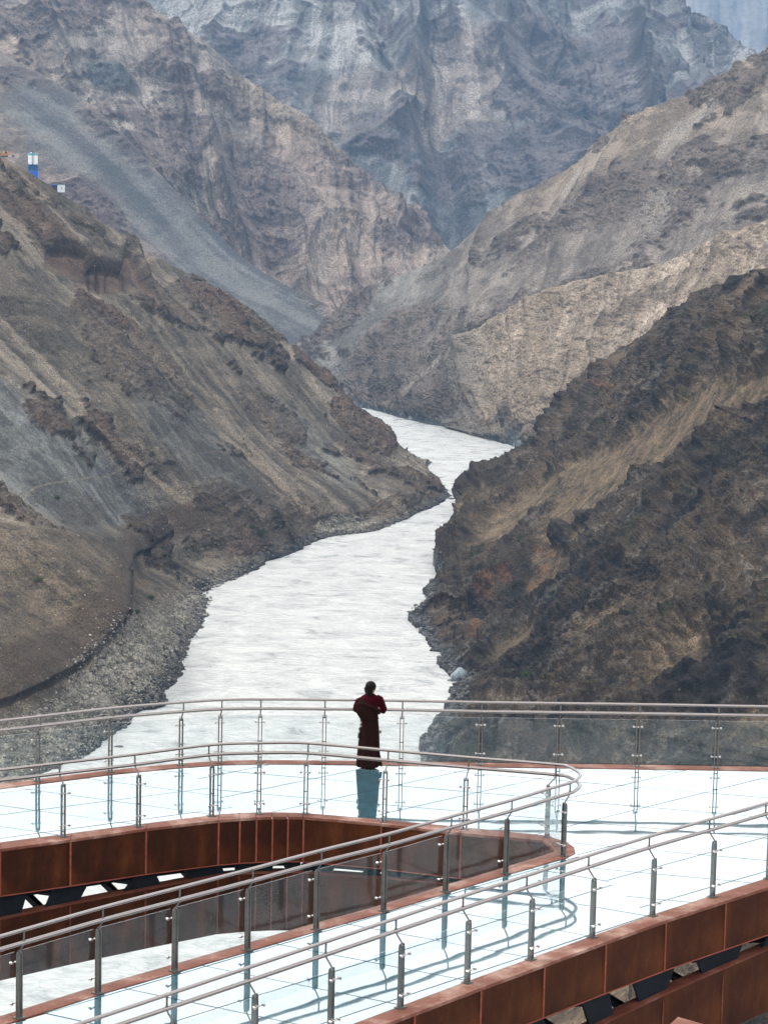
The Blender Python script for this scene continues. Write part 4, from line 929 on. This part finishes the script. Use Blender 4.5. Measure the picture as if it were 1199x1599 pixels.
# ------------------------------------------------------------------ things on the hillsides
def ground_at(L, px, py):
    k = np.argmin((L['px'] - px) ** 2 + (L['py'] - py) ** 2); return L['W'].reshape(-1, 3)[k].astype(float)
ICO = None
def ico(sub=1):
    bm = bmesh.new(); bmesh.ops.create_icosphere(bm, subdivisions=sub, radius=1.0); v = np.array([q.co[:] for q in bm.verts]); f = [tuple(x.index for x in q.verts) for q in bm.faces]; bm.free(); return v, f
I1, I2 = ico(1), ico(2)
def scatter_mesh(name, pts, rad, mat, squash=0.6, jit=0.35, label='', cat='', parts=1, sub=I1):
    v, f = sub; f = np.array(f); n = len(pts); allv = []; allf = []; o = 0
    for i in range(n):
        for j in range(parts):
            r = rad[i] * (1 if parts == 1 else .75); off = np.zeros(3) if parts == 1 else rng.normal(0, .45, 3) * rad[i] * np.array([1, 1, .5])
            a = rng.random() * 6.28; ca, sa = math.cos(a), math.sin(a)
            w = v * (1 + rng.normal(0, jit, (len(v), 1)) * .8) * np.array([1, rng.uniform(.6, 1.1), squash * rng.uniform(.7, 1.3)])
            w = np.stack([w[:, 0] * ca - w[:, 1] * sa, w[:, 0] * sa + w[:, 1] * ca, w[:, 2]], 1) * r + pts[i] + off
            allv.append(w); allf.append(f + o); o += len(v)
    V_ = np.concatenate(allv); F_ = np.concatenate(allf); me = bpy.data.meshes.new(name)
    me.vertices.add(len(V_)); me.vertices.foreach_set('co', V_.reshape(-1).astype(np.float32)); me.loops.add(len(F_) * 3); me.polygons.add(len(F_))
    me.loops.foreach_set('vertex_index', F_.reshape(-1).astype(np.int32)); me.polygons.foreach_set('loop_start', np.arange(0, len(F_) * 3, 3, dtype=np.int32)); me.update(calc_edges=True)
    me.materials.append(mat); ob = bpy.data.objects.new(name, me); C.objects.link(ob); return tag(ob, label, cat, kind='stuff')
def pick(L, n, dens):
    w = dens(L['px'], L['py'], np.broadcast_to(L['v'], L['px'].shape)); w = np.clip(w, 0, None).reshape(-1); w = w / w.sum()
    k = rng.choice(len(w), n, p=w); return L['W'].reshape(-1, 3)[k].astype(float)
def var_mat(name, c0, c1, rough=.95):
    m, nt_, b = nodes_mat(name); g = N(nt_, 'ShaderNodeNewGeometry'); nt_.links.new(ramp(nt_, g.outputs['Random Per Island'], [(0, c0), (1, c1)]), b.inputs['Base Color']); b.inputs['Roughness'].default_value = rough; b.inputs['Specular IOR Level'].default_value = .15; return m
M_STONE = var_mat('river_stone', (.07, .07, .068), (.36, .34, .30)); M_DKST = var_mat('wet_dark_rock', (.016, .016, .017), (.095, .09, .085), .6)
M_SHRUB = var_mat('dry_shrub', (.022, .028, .012), (.075, .075, .040)); M_RUB = var_mat('rubble', (.05, .043, .036), (.21, .18, .145))
inside = lambda px, py: ((px > -60) & (px < 1260)).astype(float)
dA = lambda px, py, v: inside(px, py) * (blob(px, py, 205, 1050, 160, 66, -42) + blob(px, py, 20, 1190, 170, 60, -25) + .8 * blob(px, py, 345, 930, 60, 26, -25) + .6 * blob(px, py, 540, 815, 44, 14, -6))
p = pick(A, 9000, dA); scatter_mesh('beach_stones', p, np.minimum(rng.lognormal(-1.45, .5, len(p)), .7), M_STONE, label='grey and tan stones strewn over the left shore', cat='stones')
bank = lambda px, py, v: inside(px, py) * sst(.955, .985, v) * sst(1., .992, v)
p = np.concatenate([pick(A, 4200, bank), pick(B, 3200, bank)]); p[:, 2] = np.maximum(p[:, 2], RZ - .3); scatter_mesh('bank_rocks', p, np.minimum(rng.lognormal(-.85, .5, len(p)), 1.6), M_DKST, .7, .3, 'dark wet rocks lining both edges of the river', 'rocks')
p = pick(A, 3200, lambda px, py, v: inside(px, py) * (.35 + blob(px, py, 280, 880, 200, 60, -20) + blob(px, py, 180, 770, 120, 60, 30) + blob(px, py, 300, 420, 160, 50, 35))); scatter_mesh('slope_rubble', p, np.minimum(rng.lognormal(-1.1, .4, len(p)), .8), M_RUB, .8, .35, 'loose rubble scattered over the left slope', 'rubble')
p = np.concatenate([pick(A, 700, lambda px, py, v: inside(px, py) * (.12 + 2.5 * blob(px, py, 620, 710, 90, 40, 30) + .9 * blob(px, py, 420, 800, 110, 40, -10) + .7 * blob(px, py, 80, 950, 200, 110, 0))), pick(B, 900, lambda px, py, v: inside(px, py) * (py < 1230) * (.5 + sst(800, 1100, py)))])
scatter_mesh('hillside_shrubs', p, np.abs(rng.lognormal(-.85, .35, len(p))), M_SHRUB, .75, .35, 'small dry shrubs dotting both slopes above the river', 'shrubs', parts=2)
# single green bushes one can point to
M_LEAF = var_mat('bush_leaves', (.018, .034, .012), (.055, .080, .028)); M_TWIG = plain('twig', (.06, .045, .03), .9)
def bush(L, px, py, r, label):
    g = ground_at(L, px, py); t = tag(empty('bush', tuple(g)), label, 'bush', 'green bushes near the river')
    q = MB(); nL = 420
    for i in range(nL):
        a = rng.normal(0, 1, 3); a /= np.linalg.norm(a); rr = r * rng.uniform(.45, 1.0) * (1 + .3 * math.sin(5 * a[0] + 4 * a[1])); c = a * np.array([1, 1, .7]) * rr + np.array([0, 0, r * .55])
        u = rng.normal(0, 1, 3); u /= np.linalg.norm(u); w_ = np.cross(u, a); w_ /= np.linalg.norm(w_) + 1e-6; s = r * rng.uniform(.07, .14)
        q.add([c - u * s, c + w_ * s * .6, c + u * s, c - w_ * s * .6], [(0, 1, 2, 3)])
    q.build('leaves', M_LEAF, t); q = MB()
    for k in range(6):
        a = k * 1.05; q.tube([(0, 0, -.2), (.35 * r * math.cos(a), .35 * r * math.sin(a), r * .6), (.6 * r * math.cos(a), .6 * r * math.sin(a), r * 1.0)], [.05, .035, .015], 6)
    q.build('stems', M_TWIG, t)
bush(A, 241, 931, 1.7, 'round green bush at the top of the stony left shore'); bush(A, 215, 959, 1.9, 'pale green bush on the stones below the left terrace scarp')
bush(A, 92, 778, 1.5, 'lone dark bush in the middle of the grey scree on the left'); bush(A, 52, 929, 1.6, 'dark bush on the brown terrace at the far left')
bush(A, 402, 845, 2.4, 'widest green bush on the rocks above the left bank'); bush(A, 384, 832, 1.6, 'small green bush just up the slope from the widest one above the left bank'); bush(A, 240, 865, 1.3, 'small bush at the foot of the rock face above the left shore')
bush(B, 823, 1076, 2.3, 'green bush on the right slope just above the far railing')
# boulders
def boulder(loc, r, mat, label, sq=.6):
    v, f = ico(3); nn = fbm(v[:, 0] * 1.3 + loc[0], v[:, 1] * 1.3, v[:, 2] * 1.3, 4); v = v * (1 + .45 * nn[:, None]) * np.array([1, .8, sq]) * r
    q = MB(); q.add(v, f, False); o = q.build('boulder', mat); o.location = tuple(loc); return tag(o, label, 'boulder', 'boulders in and beside the river')
M_B1 = plain('blue_grey_boulder', (.14, .165, .185), .7, 0, .4, 1.5); M_B2 = plain('dark_boulder', (.05, .055, .06), .6, 0, .4, 1.5)
g = on_z(186, 1166, RZ); boulder(g, 1.5, M_B2, 'dark flat rock alone in the water near the left shore', .35)
g = on_z(718, 1056, RZ + 1.5); boulder(g, 3.3, M_B1, 'pale blue grey boulder at the water edge of the right cliff', .9)
g = on_z(706, 1063, RZ); boulder(g, 1.8, M_B2, 'low dark rock in the water left of the pale boulder', .4)
g = on_z(706, 779, RZ); boulder(g, 2.6, M_B2, 'dark rock off the tip of the left spur', .35)

# concrete plant silos, site cabin and excavator on the left skyline
M_WHITE = plain('white_paint', (.62, .66, .68), .5, 0, .12, 1.5); M_BLUE = plain('blue_paint', (.012, .10, .24), .5, 0, .3, 1.5); M_BRIGHT = plain('bright_blue_paint', (.015, .10, .46), .5, 0, .2, 1.0); M_CYAN = plain('faded_teal_paint', (.12, .32, .38), .6)
b0 = on_y(52, 277, 1468.0); mpp = 1468 / 4131.
t = tag(empty('silo_tower', tuple(b0)), 'twin white cement silos on a blue frame standing on the left skyline', 'silo')
for s in (-1, 1):
    x = s * 1.42; q = MB(); q.tube([(x, 0, 7.1), (x, 0, 12.0)], 1.22, 20); bo_ = q.build('silo', M_WHITE, t)
    q = MB(); q.tube([(x, 0, 12.0), (x, 0, 12.25), (x, 0, 13.3)], [1.22, 1.3, 1.3], 20, False); q.tube([(x, 0, 12.0), (x, 0, 12.9)], [1.15, .4], 16); q.build('top_guard', M_CYAN, bo_)
    q = MB(); q.tube([(x, 0, 7.1), (x, 0, 6.0), (x, 0, 4.6)], [1.22, 1.2, .5], 20); q.build('hopper', M_BLUE, bo_)
q = MB(); q.tube([(-1.5, 0, 13.3), (-.6, 0, 13.5)], .3, 8); q.build('vent', M_WHITE, t)
for sx in (-1, 1):
    for sy in (-1, 1):
        q = MB()
        q.bar((sx * 2.5, sy * 1.3, 3.2), (sx * 2.5, sy * 1.3, 7.6), .3, .3, (0, 1, 0)); q.bar((0.15 * sx, sy * 1.3, 3.2), (0.15 * sx, sy * 1.3, 7.6), .25, .25, (0, 1, 0)); q.bar((sx * 2.5, sy * 1.3, 3.4), (sx * .15, sy * 1.3, 6.9), .2, .2, (0, 1, 0)); q.bar((sx * 2.5, sy * 1.3, 7.0), (0, sy * 1.3, 7.0), .25, .25); q.build('frame', M_BLUE, t)
q = MB(); q.box((0, 0, 5.2), (2.3, 0, 0), (0, .8, 0), (0, 0, 1.5)); q.build('batching_box', M_BLUE, t, .05)
q = MB(); q.box((.9, -.6, .9), (2.1, 0, 0), (0, 1.5, 0), (0, 0, 2.6)); bb = q.build('container', M_BRIGHT, t, .05); q = MB()
for k in range(9): q.box((-1.0 + k * .47, -2.12, .9), (.06, 0, 0), (0, .04, 0), (0, 0, 2.4))
q.build('rib', M_BRIGHT, bb)
b0 = on_y(92, 299, 1478.0); t = tag(empty('site_cabin', tuple(b0)), 'small white cabin with a blue roofed shed beside it on the left skyline', 'cabin')
q = MB(); q.box((1.4, 0, 1.6), (1.9, 0, 0), (0, 1.3, 0), (0, 0, 2.0)); wb = q.build('wall', M_WHITE, t, .05)
q = MB(); q.box((1.4, 0, 3.68), (2.0, 0, 0), (0, 1.4, 0), (0, 0, .08)); q.build('roof', M_CYAN, t)
q = MB(); q.box((1.9, -1.33, 1.8), (.45, 0, 0), (0, .03, 0), (0, 0, .9)); q.build('door', plain('grey_door', (.35, .38, .40), .5), t)
q = MB(); q.box((-1.9, 0, 2.3), (1.35, 0, 0), (0, 1.1, 0), (0, 0, 1.1)); q.build('shed', plain('shed_interior', (.02, .035, .06), .7), t)
q = MB(); q.box((-1.75, 0, 3.6), (1.6, 0, 0), (0, 1.4, 0), (-.1, 0, .16)); q.build('shed_roof', M_BRIGHT, t)
M_ORG = plain('orange_paint', (.34, .145, .035), .55, 0, .3, 1.2); M_TRK = plain('track_rubber', (.03, .028, .026), .8)
b0 = ground_at(A, 8, 246); b0[2] += .3; t = tag(empty('excavator', tuple(b0)), 'orange excavator parked on the left skyline edge', 'excavator')
for s in (-1, 1):
    q = MB(); q.loft([[(-1.7 + 3.4 * u, s * 1.1 + w_, z_) for (u, z_) in ((0, .3), (.08, .05), (.92, .05), (1, .3), (1, .6), (.92, .85), (.08, .85), (0, .6))] for w_ in (-.3, .3)], smooth=False); q.build('track', M_TRK, t)
q = MB(); q.loft([[(x, y, z) for (x, z) in ((-2.2, 1.0), (1.4, 1.0), (1.4, 2.0), (.2, 2.3), (-2.2, 2.2))] for y in (-1.25, 1.25)], smooth=False); q.build('body', M_ORG, t, .05)
q = MB(); q.loft([[(x, y, z) for (x, z) in ((.2, 1.4), (1.5, 1.4), (1.4, 3.1), (.3, 3.2))] for y in (-1.3, -.2)], smooth=False); cb = q.build('cab', M_ORG, t, .05)
q = MB(); q.box((.85, -1.33, 2.5), (.42, 0, 0), (0, .02, 0), (0, 0, .45)); q.build('window', plain('cab_glass', (.02, .025, .03), .1), cb)
q = MB(); q.bar((1.2, .3, 1.7), (3.4, .3, 3.0), .35, .5, (0, 1, 0)); q.bar((3.4, .3, 3.0), (4.6, .3, 1.2), .3, .4, (0, 1, 0)); q.build('arm', M_ORG, t)
q = MB(); q.loft([[(x, y, z) for (x, z) in ((4.3, 1.3), (4.9, 1.2), (5.0, .4), (4.3, .2), (3.9, .7))] for y in (-.2, .8)], smooth=False); q.build('bucket', M_TRK, t)

# ------------------------------------------------------------------ haze
q = MB(); q.box((0, 5150, 420), (9400, 0, 0), (0, 6150, 0), (0, 0, 420 - RZ + 13))
hm = bpy.data.materials.new('valley_haze'); hm.use_nodes = True; hn = hm.node_tree; hn.nodes.clear()
ho = N(hn, 'ShaderNodeOutputMaterial'); hv = N(hn, 'ShaderNodeVolumePrincipled')
hv.inputs['Color'].default_value = (0.34, 0.60, 1.0, 1); hv.inputs['Density'].default_value = 4.2e-5; hv.inputs['Anisotropy'].default_value = 0.0
hn.links.new(hv.outputs[0], ho.inputs['Volume'])
tag(q.build('haze', hm), 'thin bluish haze filling the whole canyon', 'haze', kind='stuff')
